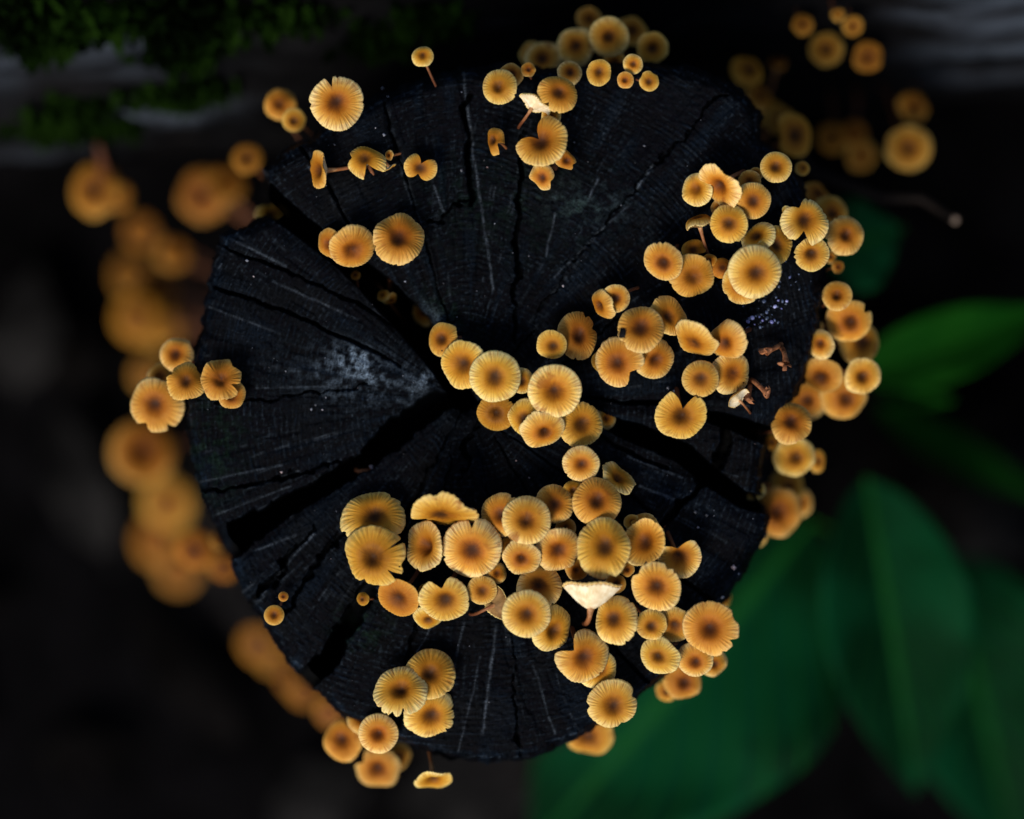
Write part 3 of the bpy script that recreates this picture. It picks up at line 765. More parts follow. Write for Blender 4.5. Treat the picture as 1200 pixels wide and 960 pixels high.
colony('top', 'cluster on the stump rim against the log', 'small button mushroom on the wood edge below the rim cluster by the log', [
 (600, 86, 15, 0.2, 14, 60, 'cap edge showing behind the flat round mushroom next to the gilled one', dict(tone=.5)), (619, 81, 9, 0.3, 5, 90, 'tiny button between the flat round mushroom and the broad rim cluster cap', dict(tone=.4)), (668, 84, 15, 0.2, 6, 60, 'small cap just behind the oval pale-striped mushroom near the log', dict(tone=.3)),
 (702, 85, 16, 0.6, 4, 270, 'pale-rimmed oval button mushroom below the largest cap of the rim cluster', dict(asp=(.92, 90), tone=.15)),
 (742, 75, 12, 0.4, 4, 270, 'larger of two ringed buttons next to the pale-rimmed oval button', dict(tone=.3)), (733, 94, 10, 0.5, 4, 270, 'smaller of two ringed buttons next to the pale-rimmed oval button', dict(tone=.5)), (761, 95, 12, 0.5, 6, 300, 'small lobed button mushroom with scalloped edge at the end of the rim cluster', dict(n=[(60, 30, .12), (150, 30, .12)], tone=.35)),
 (585, 101, 21, 1.2, 4, 200, 'flat round mushroom touching the white-gilled tipped one near the log', dict(tone=.35)),
 (655, 108, 25, 2.2, 14, 60, 'oval pale-striped mushroom with a nick, overlapping the tipped gilled one', dict(asp=(.88, -25), n=[(228, 14, .24)], tone=.08)),
 (630, 116, 21, 1.2, 106, 62, 'tipped mushroom showing its grey-white gills under the striped oval cap', dict(asp=(.9, 0), st=(-4, 6), cone=.5)),
])
colony('top', 'group around the crescent mushroom', 'x', [
 (634, 164, 33, 2.2, 8, 130, 'large crescent-shaped mushroom with a wide bay in its rim', dict(n=[(135, 60, .86)], cup=.05, tone=.05, asp=(.92, 45))),
 (646, 135, 12, 1.0, 8, 80, 'small cap peeping out behind the crescent mushroom', dict(tone=.6)),
 (577, 165, 18, 1.2, 40, 180, 'crumpled folded mushroom lying beside the crescent one', dict(n=[(330, 40, .5)], b=[(20, 1.1)], tone=.6)),
 (664, 188, 16, 1.2, 26, 320, 'humped two-lobed small mushroom under the crescent one', dict(n=[(330, 30, .4)], b=[(60, .9)], tone=.45)),
 (635, 208, 17, 1.3, 14, 230, 'small lobed mushroom with bent-up side below the crescent one', dict(n=[(335, 40, .35)], b=[(30, .6)], tone=.35)),
])
# three over the wide split
colony('crack', 'mushrooms leaning out of the wide mushroom-filled split', 'x', [
 (469, 276, 33, 1.8, 22, 60, 'broad speckled mushroom, widest of the trio at the wide split', dict(asp=(.92, 60), tone=.15, st=(6, 34))),
 (414, 294, 28, 1.5, 34, 280, 'oval speckled mushroom in the middle of the trio at the wide split', dict(tone=.2, st=(22, 30))),
 (383, 286, 18, 0.8, 34, 200, 'small cap half hidden at the end of the trio at the wide split', dict(tone=.3, st=(30, 20))),
 (318, 248, 20, -4.0, 46, 95, 'blurred pale mushroom leaning out of the outer end of the wide split', dict(where='crack', st=(34, 22), tone=.2)),
 (448, 345, 8, -1.0, 30, 120, 'tiny brown bud among dark stems in the wide split', dict(tone=.9, cup=-.3)),
 (459, 353, 9, -1.2, 55, 300, 'small brown curled bud low in the wide split', dict(tone=.8, cup=-.3)),
 (416, 322, 6, -0.8, 20, 120, 'tiny dark bud under the oval speckled cap at the split', dict(tone=.9, cup=-.3)),
 (497, 365, 17, -2.8, 20, 160, 'soft-edged mushroom sunk deep inside the wide split', dict(tone=.2, n=[(0, 50, .3)])),
])
# row over the pith
colony('crack', 'row of mushrooms crossing the heart of the stump', 'x', [
 (517, 398, 20, 0.8, 22, 175, 'brown-centred cap at the end of the row, next to the sunken one', dict(tone=.15)),
 (541, 428, 29, 1.6, 16, 200, 'broad cap second in the row from the wide split, tucked under the round one', dict(tone=.0)),
 (580, 443, 31, 2.5, 4, 270, 'perfectly round pale-rimmed mushroom in the middle of the heart row', dict(tone=.0, wob=.5)),
 (612, 446, 15, 1.4, 10, 0, 'small cap squeezed behind the perfectly round one', dict(tone=.5)),
 (581, 486, 23, 0.9, 20, 270, 'shaded brown cap below the perfectly round one', dict(tone=.7)),  # browner tone paints in the shade from the cap above
 (650, 459, 32, 2.6, 5, 250, 'round pale mushroom with a small scratch, at the crowd end of the heart row', dict(tone=.0, wob=.6)),
 (614, 490, 22, 1.3, 18, 200, 'cream cap half covered by the small cream-rimmed one', dict(tone=.0)),
 (637, 507, 27, 2.0, 30, 280, 'cream-rimmed mushroom with a small dark eye below the scratched round one', dict(tone=-.15, asp=(.92, 20), dw=.2)),
 (682, 498, 28, 1.2, 20, 340, 'wide brown-shaded cap beneath the scratched round one', dict(tone=.55)),  # tone browned to paint the shade beneath the scratched cap
 (712, 491, 13, -0.4, 26, 350, 'small dim mushroom growing from the split beside the wide brown cap', dict(tone=.3)),
 (681, 545, 22, 1.9, 4, 270, 'round cap linking the heart row to the great crowd', dict(tone=.1)),
 (725, 560, 22, 0.9, 50, 40, 'folded sideways cap resting beside the linking round one', dict(n=[(230, 30, .3)], b=[(-50, -.6)], tone=.25)),
], )
# group round the cap that carries a bark chip
colony('top', 'group around the mushroom carrying a bark chip', 'x', [
 (722, 350, 17, 1.8, 8, 300, 'small round mushroom at the edge of the bark-chip group, beside an edge-on cap', dict(tone=.35, wob=.5)),
 (702, 360, 21, 1.4, 62, 208, 'cap seen edge-on leaning against the small round one', dict(tone=.3, b=[(115, .3)])),
 (646, 405, 18, 1.8, 10, 240, 'small round cap overlapping the torn flap-rimmed mushroom', dict(tone=.35)),
 (678, 391, 30, 1.2, 10, 60, 'torn brown-hearted mushroom with a pale flap at its rim', dict(asp=(.78, 90), n=[(20, 12, .25), (62, 10, .22)], tone=.35)),
 (751, 384, 28, 2.6, 6, 90, 'round orange mushroom carrying a square black bark chip', dict(n=[(220, 14, .12)], tone=.12)),
 (785, 369, 26, 1.5, 26, 30, 'brown cap tucked behind the one with the bark chip', dict(tone=.5, asp=(.85, -40))),
 (724, 425, 30, 1.7, 10, 210, 'large lobed mushroom with a bay in its rim below the bark-chip one', dict(n=[(322, 40, .42), (60, 30, .2)], tone=.05)),
 (769, 423, 25, 1.1, 22, 300, 'shaded cap with pale rim beneath the bark-chip mushroom', dict(tone=.25)),
 (812, 402, 28, 2.0, 56, 224, 'tilted smooth cap with one bright cream edge', dict(tone=.2, dep=.05, cup=-.15)),
 (847, 402, 29, 2.2, 46, 212, 'tilted cap with rolled scalloped edge above a half-hidden one', dict(tone=.15, b=[(130, .5)])),
 (858, 438, 26, 1.2, 16, 330, 'half-hidden cap under the rolled-edge one', dict(tone=.25)),
 (821, 445, 22, 2.1, 6, 250, 'round smooth mushroom just above the heart-shaped one', dict(tone=.3, wob=.5)),
 (798, 487, 31, 1.5, 12, 270, 'heart-shaped fan mushroom with a deep notch at its stem', dict(n=[(82, 34, .72)], tone=.1, cup=.05)),
 (862, 463, 15, 0.9, 116, 130, 'small tipped cap showing white gills under the half-hidden one', dict(cone=.4)),
 (703, 424, 12, .5, 20, 180, 'small shadowed cap beneath the large lobed mushroom', dict(tone=.7)),
])
# crowd on the rim by the small round leaf
colony('top', 'crowd on the rim beside the small round green leaf', 'small brown cap deep in the crowd beside the small round green leaf', [
 (910, 195, 19, 1.2, 4, 90, 'lone round cap standing at the log end of the leaf-side crowd', dict(tone=.45, wob=.5)),
 (886, 203, 8, 0.4, 6, 90, 'tiny cap between the lone round one and its neighbour', dict(tone=.7)),
 (878, 212, 14, 0.9, 12, 120, 'small cap behind the speckled round one', dict(tone=.55)),
 (883, 236, 22, 2.0, 4, 270, 'speckled round mushroom with a thin dark edge', dict(tone=.3, wob=.5)),
 (842, 220, 29, 1.8, 55, 228, 'crescent cap seen tilted with a bright fluted lower edge', dict(n=[(60, 40, .3)], b=[(-38, -.5)], tone=.15)),
 (815, 222, 20, 1.2, 30, 190, 'cap half hidden behind the tilted crescent one', dict(tone=.2)),
 (817, 253, 22, 1.2, 76, 105, 'mushroom seen from the side with drooping rim and visible gills', dict(tone=.2, b=[(0, .6)], st=(2, 4), cone=.5, gm=M_GILLD)),
 (853, 263, 23, 2.2, 8, 215, 'round mushroom with crinkled pale edge next to the speckled one', dict(tone=.08, n=[(290, 10, .1)])),
 (843, 244, 10, 0.6, 10, 270, '', dict(tone=.5)),
 (887, 276, 22, 1.9, 44, 135, 'narrow fluted cap standing behind the dark-eyed one', dict(tone=.05)),
 (912, 286, 23, 2.0, 26, 10, 'bent cap with a brown eye behind the broad flat one', dict(tone=.3, n=[(150, 30, .3)])),
 (886, 320, 32, 3.0, 4, 300, 'broadest flat pale mushroom of the leaf-side crowd', dict(tone=.0, wob=.5)),
 (867, 334, 24, 2.0, 16, 210, 'fluted cap peeping out from under the broadest flat one', dict(tone=.05, n=[(215, 12, .15)])),
 (776, 309, 25, 2.0, 24, 240, 'oval cap with an off-centre brown eye at the inner end of the crowd', dict(tone=.2, asp=(.9, -50))),
 (812, 325, 27, 1.3, 12, 300, 'dull brown wavy cap under the oval one', dict(tone=.65)),
 (813, 292, 14, 0.7, 14, 90, 'dim brown crescent bud in the shade of the crowd', dict(tone=1.0, n=[(300, 60, .6)])),
 (832, 305, 9, 0.9, 10, 90, '', dict(tone=1.0, cup=-.3, dep=.02)), (846, 313, 13, 1.0, 10, 90, '', dict(tone=1.0, cup=-.3, dep=.02)),
 (870, 300, 9, .8, 10, 90, '', dict(tone=.9, cup=-.3, dep=.02)),
 (945, 259, 29, 1.8, 10, 30, 'bow-tie mushroom with two bays and a pale crinkled wing', dict(n=[(115, 34, .42), (262, 30, .55)], tone=.2)),
 (921, 250, 9, .9, 60, 200, 'small grey-white torn cap edge beside the bow-tie one', dict(tone=-.2)),
])
colony('side', 'crowd on the rim beside the small round green leaf', 'small button hanging on the bark below the leaf-side crowd', [
 (992, 275, 24, -0.6, 8, 20, 'wide orange-brown cap in front of the small round green leaf', dict(tone=.55)),
 (952, 299, 21, 1.0, 10, 270, 'brown-eyed round cap tucked below the bow-tie one', dict(tone=.45, where='top')),
 (983, 313, 8, -1.4, 10, 0, '', dict(tone=.9)), (974, 301, 8, -1.6, 10, 0, '', dict(tone=.6)),
 (976, 248, 22, -3.4, 14, 40, 'soft blurred cap behind the bow-tie one', dict(tone=.55)),
 (941, 197, 9, -1.6, 6, 30, 'tiny ringed cap beside the lone round one on the rim', dict(tone=.6)),
 (958, 226, 17, -4.5, 30, 40, 'blurred yellowish cap down the flank behind the bow-tie one', dict(tone=.5)),
])
# tier on the flank beside the pointed leaf
colony('side', 'tier of mushrooms on the flank beside the pointed green leaf', 'x', [
 (981, 346, 18, -0.6, 6, 120, 'topmost round cap of the tier beside the pointed leaf', dict(tone=.3, wob=.5)),
 (995, 379, 27, -1.4, 14, 250, 'large dark-hearted cap with a raised corner in the leaf-side tier', dict(tone=.3, n=[(35, 16, .25)])),
 (1010, 403, 26, -2.6, 12, 320, 'cap under the large dark-hearted one, nearest the pointed leaf', dict(tone=.35)),
 (950, 381, 14, -2.6, 10, 150, 'small dim cap behind the pale oval one in the tier', dict(tone=.6)),
 (961, 404, 18, -0.9, 8, 200, 'pale oval cap standing in front of the tier', dict(tone=.2, asp=(.9, 90))),
 (962, 443, 25, -1.8, 40, 255, 'flattened tilted cap seen obliquely under the pale oval one', dict(tone=.3)),
 (1012, 441, 22, -1.6, 8, 320, 'round cap on the outer side of the tier by the leaf', dict(tone=.25)),
 (990, 469, 28, -3.2, 14, 280, 'lowest broad blurred cap of the tier', dict(tone=.4)),
 (945, 470, 24, -4.0, 24, 210, 'blurred cap behind the bottom of the tier', dict(tone=.4)),
 (928, 494, 25, -0.2, 6, 90, 'single sharp cap with a jagged notch below the tier', dict(tone=.45, n=[(165, 14, .22)])),
 (932, 537, 25, -2.6, 10, 280, 'soft round cap just below the sharply notched one', dict(tone=.4)),
 (960, 541, 14, -4.0, 20, 340, 'narrow blurred cap behind the soft round one', dict(tone=.5, asp=(.7, 90))),
 (913, 602, 30, -4.2, 10, 290, 'large blurred dark-eyed cap hanging outside the broken wood block', dict(tone=.4)),
 (925, 570, 22, -5.6, 12, 20, 'blurred cap above the large dark-eyed one by the block', dict(tone=.5)),
 (938, 590, 17, -6.0, 14, 0, 'blurred cap peeping behind the large dark-eyed one', dict(tone=.5)),
 (884, 573, 13, -2.4, 20, 90, 'small curled cap at the corner of the broken wood block', dict(tone=.3, n=[(200, 40, .4)])),
 (886, 628, 14, -4.5, 14, 220, 'small blurred cap under the corner of the broken wood block', dict(tone=.4)),
 (905, 518, 10, -3.0, 14, 180, 'small blurred cap inside the sharp notched one', dict(tone=.5)),
])
# group with the split lobed cap
colony('top', 'group around the big split mushroom', 'x', [
 (437, 603, 38, 1.5, 22, 100, 'wide fan cap with a scalloped edge behind the big split one', dict(n=[(52, 14, .15), (285, 50, .35)], asp=(.9, 0), tone=.15)),
 (438, 652, 38, 2.3, 8, 200, 'big lobed mushroom split open by a dark crack', dict(n=[(318, 8, .45), (30, 4, .55), (245, 9, .2), (345, 14, .12)], tone=.2, b=[(45, .3)])),
 (520, 604, 37, 2.4, 63, 266, 'saddle-shaped cap seen from its side with a cream lower edge', dict(b=[(5, -.55)], tone=.45, dep=.04, st=(0, 48))),
 (498, 640, 30, 1.4, 44, 180, 'upright folded cap under the saddle-shaped one', dict(tone=.35, cup=.2)),
 (553, 646, 36, 2.5, 8, 280, 'large round mushroom with a pale slit in its upper rim', dict(n=[(90, 7, .30)], dw=.42, dep=.2, tone=.15)),
 (466, 702, 26, 1.4, 34, 250, 'smooth brown oval mushroom below the big split one', dict(tone=1.0, wob=.4, lip=.05)),
 (520, 705, 30, 1.9, 26, 270, 'bean-shaped mushroom with a bay in its upper rim', dict(n=[(100, 26, .42)], tone=.12, lip=.16)),
 (501, 728, 18, 0.8, 40, 265, 'small fluted cap under the bean-shaped one', dict(tone=.2)),
 (565, 693, 18, 1.7, 8, 270, 'small round cap with one black speck under the slit large one', dict(tone=.35, wob=.5)),
 (583, 672, 13, 1.4, 10, 0, 'small cap squeezed between the slit large one and the crowd', dict(tone=.35)),
 (587, 704, 22, 0.8, 128, 20, 'cap turned over to show dark fine gills', dict(cone=.3, gm=M_GILLD)),
 (424, 702, 8, 0.4, 20, 180, 'tiny brown bud beside the smooth brown oval mushroom', dict(tone=1.0, cup=-.3)),
 (498, 693, 10, .6, 20, 120, 'small brown cap behind the bean-shaped one', dict(tone=.9)),
])
# the great crowd
colony('top', 'great crowd of mushrooms on the leaf side of the stump', 'small half-buried cap between the larger ones of the great crowd', [
 (617, 609, 29, 2.9, 5, 90, 'smooth amber round cap at the inner corner of the great crowd', dict(tone=.15, wob=.5)),
 (585, 603, 26, 1.9, 20, 170, 'fluted cap behind the smooth amber round one', dict(tone=.15)),
 (650, 589, 23, 1.9, 10, 80, 'cap with black specks between amber round one and the pale-rimmed one', dict(tone=.15)),
 (611, 656, 23, 2.4, 24, 250, 'small cream cap with a neat dark eye in the great crowd', dict(tone=-.2, dw=.2)),
 (655, 647, 28, 2.1, 14, 300, 'creased speckled cap beside the largest of the great crowd', dict(tone=.25, n=[(330, 12, .12)])),
 (700, 586, 29, 2.4, 10, 90, 'pale-rimmed speckled cap above the largest of the great crowd', dict(tone=.1, wob=.6)),
 (707, 641, 36, 3.3, 10, 90, 'largest cap of the great crowd, broad and amber with ragged lower rim', dict(asp=(.9, 90), tone=.1, n=[(285, 10, .12)])),
 (757, 636, 28, 2.3, 34, 175, 'cup-shaped cap with a bright white outer edge', dict(tone=.25, cup=.22, lip=.0, n=[(280, 8, .2)])),
 (754, 618, 20, 1.5, 20, 80, 'cap edge showing behind the cup-shaped one', dict(tone=.3)),
 (797, 654, 27, 1.5, 20, 300, 'fan cap with a stub of stem at the notch', dict(n=[(100, 55, .62)], tone=.12, cup=.05)),
 (769, 689, 30, 2.7, 6, 250, 'round spotted cap with a torn pale upper corner', dict(tone=.12, n=[(60, 12, .14), (140, 14, .12)])),
 (694, 688, 35, 2.4, 98, 88, 'side-on mushroom with white gills fanning to its stem', dict(st=(0, 4), lip=.04, cup=.12, dep=.05, cone=.72, cpw=1.35, tone=.2, wob=.35)),
 (720, 727, 29, 2.7, 14, 170, 'oval striped cap below the side-on white-gilled one', dict(asp=(.9, 95), tone=.1)),
 (617, 721, 29, 3.0, 5, 270, 'round pale-edged cap standing proud of the open wood', dict(tone=.05, wob=.5)),
 (633, 685, 27, 2.0, 12, 80, 'cap half covered by the round pale-edged one', dict(tone=.2)),
 (650, 739, 29, 1.9, 18, 350, 'dark-hearted cap behind the round pale-edged one', dict(asp=(.85, 80), tone=.2)),
 (764, 733, 19, 1.9, 8, 280, 'small scalloped cap beneath the round spotted one', dict(tone=.4)),
 (790, 735, 23, 1.3, 18, 280, 'shaded cap between the small scalloped one and the rim cap', dict(tone=.4)),
 (832, 737, 33, 2.3, 6, 210, 'big torn rim cap overhanging the broad green leaves', dict(tone=.2, n=[(332, 9, .22), (25, 20, .1)])),
 (685, 773, 32, 2.1, 12, 300, 'curled cap with a bay in its rim above the bare wood', dict(n=[(140, 36, .5)], tone=.15)),
 (702, 786, 24, 1.2, 16, 310, 'pale cap edge beneath the curled bay-rimmed one', dict(tone=.0)),
 (772, 771, 25, 1.6, 14, 220, 'scallop-edged cap below the small scalloped one', dict(tone=.2, asp=(.9, -30))),
 (815, 775, 22, 0.9, 10, 250, 'round cap tucked under the big torn rim cap', dict(tone=.3)),
 (672, 575, 13, 1.3, 10, 90, '', dict(tone=.4)), (741, 612, 10, 1.3, 10, 90, '', dict(tone=.6)), (663, 618, 12, 1.2, 10, 90, '', dict(tone=.7)),
 (676, 668, 14, 1.3, 10, 270, '', dict(tone=.7)), (735, 668, 9, 1.4, 10, 270, '', dict(tone=.7)), (598, 640, 12, 1.2, 10, 90, '', dict(tone=.6)), (722, 683, 12, 1.6, 20, 90, '', dict(tone=.6)),
])
colony('side', 'great crowd of mushrooms on the leaf side of the stump', 'x', [
 (838, 778, 17, -1.0, 12, 320, 'small cap beneath the big torn rim cap, over the green leaves', dict(tone=.5)),
 (800, 800, 23, -2.2, 12, 270, 'softly blurred cap hanging under the scallop-edged one', dict(tone=.45)),
 (780, 811, 13, -3.4, 14, 230, 'small blurred cap lowest beneath the scallop-edged one', dict(tone=.5)),
 (718, 826, 30, 1.3, 10, 300, 'ragged-edged cap on the rim above a blurred one', dict(tone=.15, n=[(20, 14, .18), (185, 10, .12), (295, 10, .12)], where='top')),
 (690, 864, 30, -3.6, 16, 250, 'blurred cap below the ragged-edged rim cap', dict(tone=.3)),
 (848, 700, 14, -3.0, 30, 20, 'small dim cap on the bark between broken block and great crowd', dict(tone=.7)),
])
# bunch at the rim away from the log
colony('side', 'bunch overhanging the rim opposite the log', 'x', [
 (505, 789, 30, 1.2, 8, 60, 'dark-hearted round cap at the top of the bunch opposite the log', dict(tone=.3, where='top', wob=.6)),
 (468, 809, 33, 1.8, 16, 110, 'broad pale cap with a nibbled rim in the bunch opposite the log', dict(tone=.0, where='top', n=[(282, 10, .3), (255, 8, .15)], asp=(.9, 10))),
 (505, 841, 31, 0.6, 14, 300, 'ragged fan cap with tiny tears along its rim', dict(tone=.25, where='top', n=[(318, 6, .25), (10, 5, .15), (345, 5, .15), (130, 40, .3)])),
 (443, 861, 24, 0.4, 4, 270, 'small perfectly circular cap of the bunch opposite the log', dict(tone=.12, wob=.35)),
 (425, 840, 22, -1.4, 22, 160, 'crinkled dull cap behind the perfectly circular one', dict(tone=.5)),
 (480, 862, 16, -2.6, 40, 250, 'dim mushroom under the broad pale nibbled cap', dict(tone=.4)),
 (401, 868, 25, -2.8, 18, 180, 'blurred fan cap at the outer side of the bunch', dict(tone=.45, n=[(60, 50, .3)])),
 (442, 903, 27, -3.6, 14, 250, 'blurred ragged cap below the perfectly circular one', dict(tone=.45, n=[(150, 30, .3)])),
 (466, 888, 18, -4.4, 14, 330, 'blurred cap behind the ragged low one', dict(tone=.5)),
 (508, 915, 23, -1.0, 58, 285, 'single tilted cap on a long thin stem hanging below the rim', dict(tone=.1, asp=(1, 20), st=(-4, 0), cup=.15)),
 (430, 816, 14, -1.6, 20, 130, 'dark small cap in the gap of the bark behind the bunch', dict(tone=.8)),
])
# bunch on the far side rim
colony('side', 'bunch on the rim of the mould-patched wedge', 'x', [
 (205, 414, 21, -1.0, 14, 130, 'cap with a broad pale collar above the wrinkled pair', dict(tone=.1, dw=.5)),
 (182, 477, 33, -0.8, 8, 240, 'broad cap with two tears in its lower rim beside the wrinkled pair', dict(tone=.3, n=[(238, 20, .28), (298, 8, .28)], dw=.4)),
 (188, 440, 17, -2.0, 12, 120, 'half-hidden cap between the collared one and the torn one', dict(tone=.4)),
])
colony('top', 'bunch on the rim of the mould-patched wedge', 'x', [
 (217, 446, 23, 0.8, 8, 90, 'wrinkled pinkish-brown cap bridging the rim', dict(tone=.55, wob=2.0, n=[(150, 20, .2), (40, 30, .15)])),
 (258, 443, 25, 1.5, 10, 90, 'wrinkled cap with a slit, resting on the mould-patched wedge', dict(tone=.5, wob=1.6, n=[(335, 12, .45), (45, 30, .15)])),
 (272, 463, 17, 0.9, 10, 330, 'small cap under the slit wrinkled one', dict(tone=.45, n=[(120, 40, .3)])),
 (321, 721, 12, .7, 3, 90, 'tiny ringed button on the dark edge of the stump', dict(tone=.55, wob=.3, dw=.4)),
 (332, 699, 6, .6, 5, 90, 'tiniest ringed button beside the tiny one on the dark edge', dict(tone=.9, wob=.3, dw=.4)),
])
# blurred colony low on the flank, its dimming shade painted in by tone
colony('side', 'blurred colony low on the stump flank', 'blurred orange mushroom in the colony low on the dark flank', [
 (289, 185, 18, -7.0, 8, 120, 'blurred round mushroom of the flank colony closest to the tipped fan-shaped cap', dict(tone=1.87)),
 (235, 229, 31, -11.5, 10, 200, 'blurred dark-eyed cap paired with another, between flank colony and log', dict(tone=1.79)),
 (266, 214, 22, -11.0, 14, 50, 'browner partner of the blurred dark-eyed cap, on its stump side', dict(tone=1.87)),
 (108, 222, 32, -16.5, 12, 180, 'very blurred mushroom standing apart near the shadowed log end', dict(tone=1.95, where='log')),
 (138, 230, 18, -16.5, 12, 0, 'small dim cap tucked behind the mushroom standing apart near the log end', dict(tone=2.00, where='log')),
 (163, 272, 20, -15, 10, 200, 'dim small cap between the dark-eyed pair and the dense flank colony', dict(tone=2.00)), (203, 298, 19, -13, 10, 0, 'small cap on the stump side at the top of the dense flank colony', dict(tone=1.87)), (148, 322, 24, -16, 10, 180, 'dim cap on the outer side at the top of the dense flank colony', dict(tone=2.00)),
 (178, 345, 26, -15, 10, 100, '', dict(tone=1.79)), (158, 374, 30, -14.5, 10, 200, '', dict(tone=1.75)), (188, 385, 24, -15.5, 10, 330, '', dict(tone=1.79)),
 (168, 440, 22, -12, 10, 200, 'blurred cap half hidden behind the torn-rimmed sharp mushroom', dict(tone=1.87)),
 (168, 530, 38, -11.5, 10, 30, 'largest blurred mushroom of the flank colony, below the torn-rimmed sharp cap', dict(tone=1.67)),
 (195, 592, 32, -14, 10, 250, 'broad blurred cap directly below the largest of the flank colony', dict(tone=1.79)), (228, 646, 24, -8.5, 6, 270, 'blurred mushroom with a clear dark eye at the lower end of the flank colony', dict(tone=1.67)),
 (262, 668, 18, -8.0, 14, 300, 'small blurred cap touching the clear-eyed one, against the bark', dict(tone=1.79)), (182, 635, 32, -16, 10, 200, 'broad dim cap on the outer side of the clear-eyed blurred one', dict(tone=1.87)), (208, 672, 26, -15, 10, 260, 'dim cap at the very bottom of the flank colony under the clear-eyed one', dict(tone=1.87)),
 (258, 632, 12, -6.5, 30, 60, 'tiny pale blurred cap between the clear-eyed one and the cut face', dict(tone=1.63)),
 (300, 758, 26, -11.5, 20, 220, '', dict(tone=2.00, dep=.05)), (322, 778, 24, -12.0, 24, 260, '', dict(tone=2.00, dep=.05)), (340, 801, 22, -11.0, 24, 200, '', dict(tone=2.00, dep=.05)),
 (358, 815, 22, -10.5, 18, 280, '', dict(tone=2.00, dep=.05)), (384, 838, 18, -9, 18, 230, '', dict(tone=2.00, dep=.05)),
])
# between the stump and the log's grey end
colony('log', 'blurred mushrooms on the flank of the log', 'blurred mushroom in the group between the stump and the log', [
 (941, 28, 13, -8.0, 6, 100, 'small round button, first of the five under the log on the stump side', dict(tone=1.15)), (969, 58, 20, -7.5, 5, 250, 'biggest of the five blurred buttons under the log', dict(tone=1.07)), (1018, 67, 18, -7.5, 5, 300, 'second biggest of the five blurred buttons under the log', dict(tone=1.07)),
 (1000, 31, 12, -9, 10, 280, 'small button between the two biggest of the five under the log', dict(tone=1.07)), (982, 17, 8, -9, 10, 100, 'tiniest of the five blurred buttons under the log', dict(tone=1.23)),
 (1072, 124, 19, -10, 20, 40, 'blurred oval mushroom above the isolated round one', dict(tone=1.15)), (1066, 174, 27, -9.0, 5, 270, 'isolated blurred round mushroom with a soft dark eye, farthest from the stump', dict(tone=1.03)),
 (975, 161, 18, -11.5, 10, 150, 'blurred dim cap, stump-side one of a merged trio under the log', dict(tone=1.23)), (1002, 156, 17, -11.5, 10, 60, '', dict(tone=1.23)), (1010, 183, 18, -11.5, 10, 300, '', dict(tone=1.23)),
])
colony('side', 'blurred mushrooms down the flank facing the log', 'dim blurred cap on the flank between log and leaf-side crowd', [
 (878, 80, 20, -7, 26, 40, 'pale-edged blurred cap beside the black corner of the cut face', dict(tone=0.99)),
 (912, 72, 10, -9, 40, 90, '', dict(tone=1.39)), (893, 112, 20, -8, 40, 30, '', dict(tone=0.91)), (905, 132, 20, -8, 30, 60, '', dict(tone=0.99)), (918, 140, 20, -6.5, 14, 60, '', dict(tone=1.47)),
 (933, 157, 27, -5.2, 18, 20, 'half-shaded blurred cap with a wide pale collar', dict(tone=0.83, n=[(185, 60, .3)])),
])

# withered remains: shrivelled stems with crumpled caps
def withered(px, py, z, label, seed, ang, ln):
    rs = np.random.RandomState(seed)
    c = W(px, py, z / 100); h = stump_height(np.array([px]), np.array([py]))[0][0]
    b = np.array([c[0], c[1], Z0 + max(h, -0.02) - 0.002])
    root = thing('withered_mushroom', tuple(b), label, 'mushroom', 'withered mushrooms')
    a = math.radians(ang)
    for k in range(2):
        a2 = a + (k - 0.5) * 1.1
        tip = np.array([math.cos(a2) * ln * S, math.sin(a2) * ln * S, 0.010 + 0.004 * k])
        obj('stem', stem_mesh(np.zeros(3), tip, np.array([math.cos(a2), math.sin(a2), .3]), 0.0011, 0.0009, seed + k), M_WITHER, root)
        cap, gl, hub = cap_mesh(0.0030, seed + k * 3, dict(wob=4.0, b=[(rs.rand() * 180, 1.5)], n=[(rs.rand() * 360, 40, .5), (rs.rand() * 360, 30, .5)]))
        cap.materials.append(M_WITHER)
        co = obj('cap', cap, None, root); co.location = tuple(tip); co.rotation_euler = (rs.uniform(-1, 1), rs.uniform(-1, 1), rs.rand() * 6)
withered(918, 402, 0.6, 'shrivelled brown mushroom remains near the tier beside the pointed leaf', 901, 240, 24)
withered(880, 447, 0.6, 'shrivelled brown mushroom remains with torn stem beside the white-gilled tipped cap', 911, 290, 22)

# ------------------------------------------------------------------ small things lying on the stump
def flake(name, p, size, rot, mat, label, cat, group=None, seed=1):
    rs = np.random.RandomState(seed)
    sx, sy, sz = size
    V = []
    ring = [(-1, -1), (-.1, -1.12), (1, -.85), (1.1, .2), (.9, 1), (0, 1.1), (-1, .9), (-1.08, 0)]
    for zz in (-1, 1):
        for (x, y) in ring: V.append((x * sx + rs.randn() * sx * .07, y * sy + rs.randn() * sy * .07, zz * sz + rs.randn() * sz * .25))
    n = len(ring)
    q = [(k, (k + 1) % n, n + (k + 1) % n, n + k) for k in range(n)]
    t = [(n, n + k, n + k + 1) for k in range(1, n - 1)] + [(0, k + 1, k) for k in range(1, n - 1)]
    o = obj(name, mesh_np(name, np.array(V), q, t, smooth=False), mat)
    o.location = tuple(p); o.rotation_euler = rot
    tag(o, label, cat, group); return o
M_CHIP = simple_noise_mat('charred_bark_chip', (0.002, 0.002, 0.003), (0.008, 0.008, 0.010), 900, rough=0.8, spec=.05)
M_SPECK = simple_noise_mat('pale_fleck', (0.22, 0.23, 0.27), (0.45, 0.45, 0.5), 900, rough=0.6)
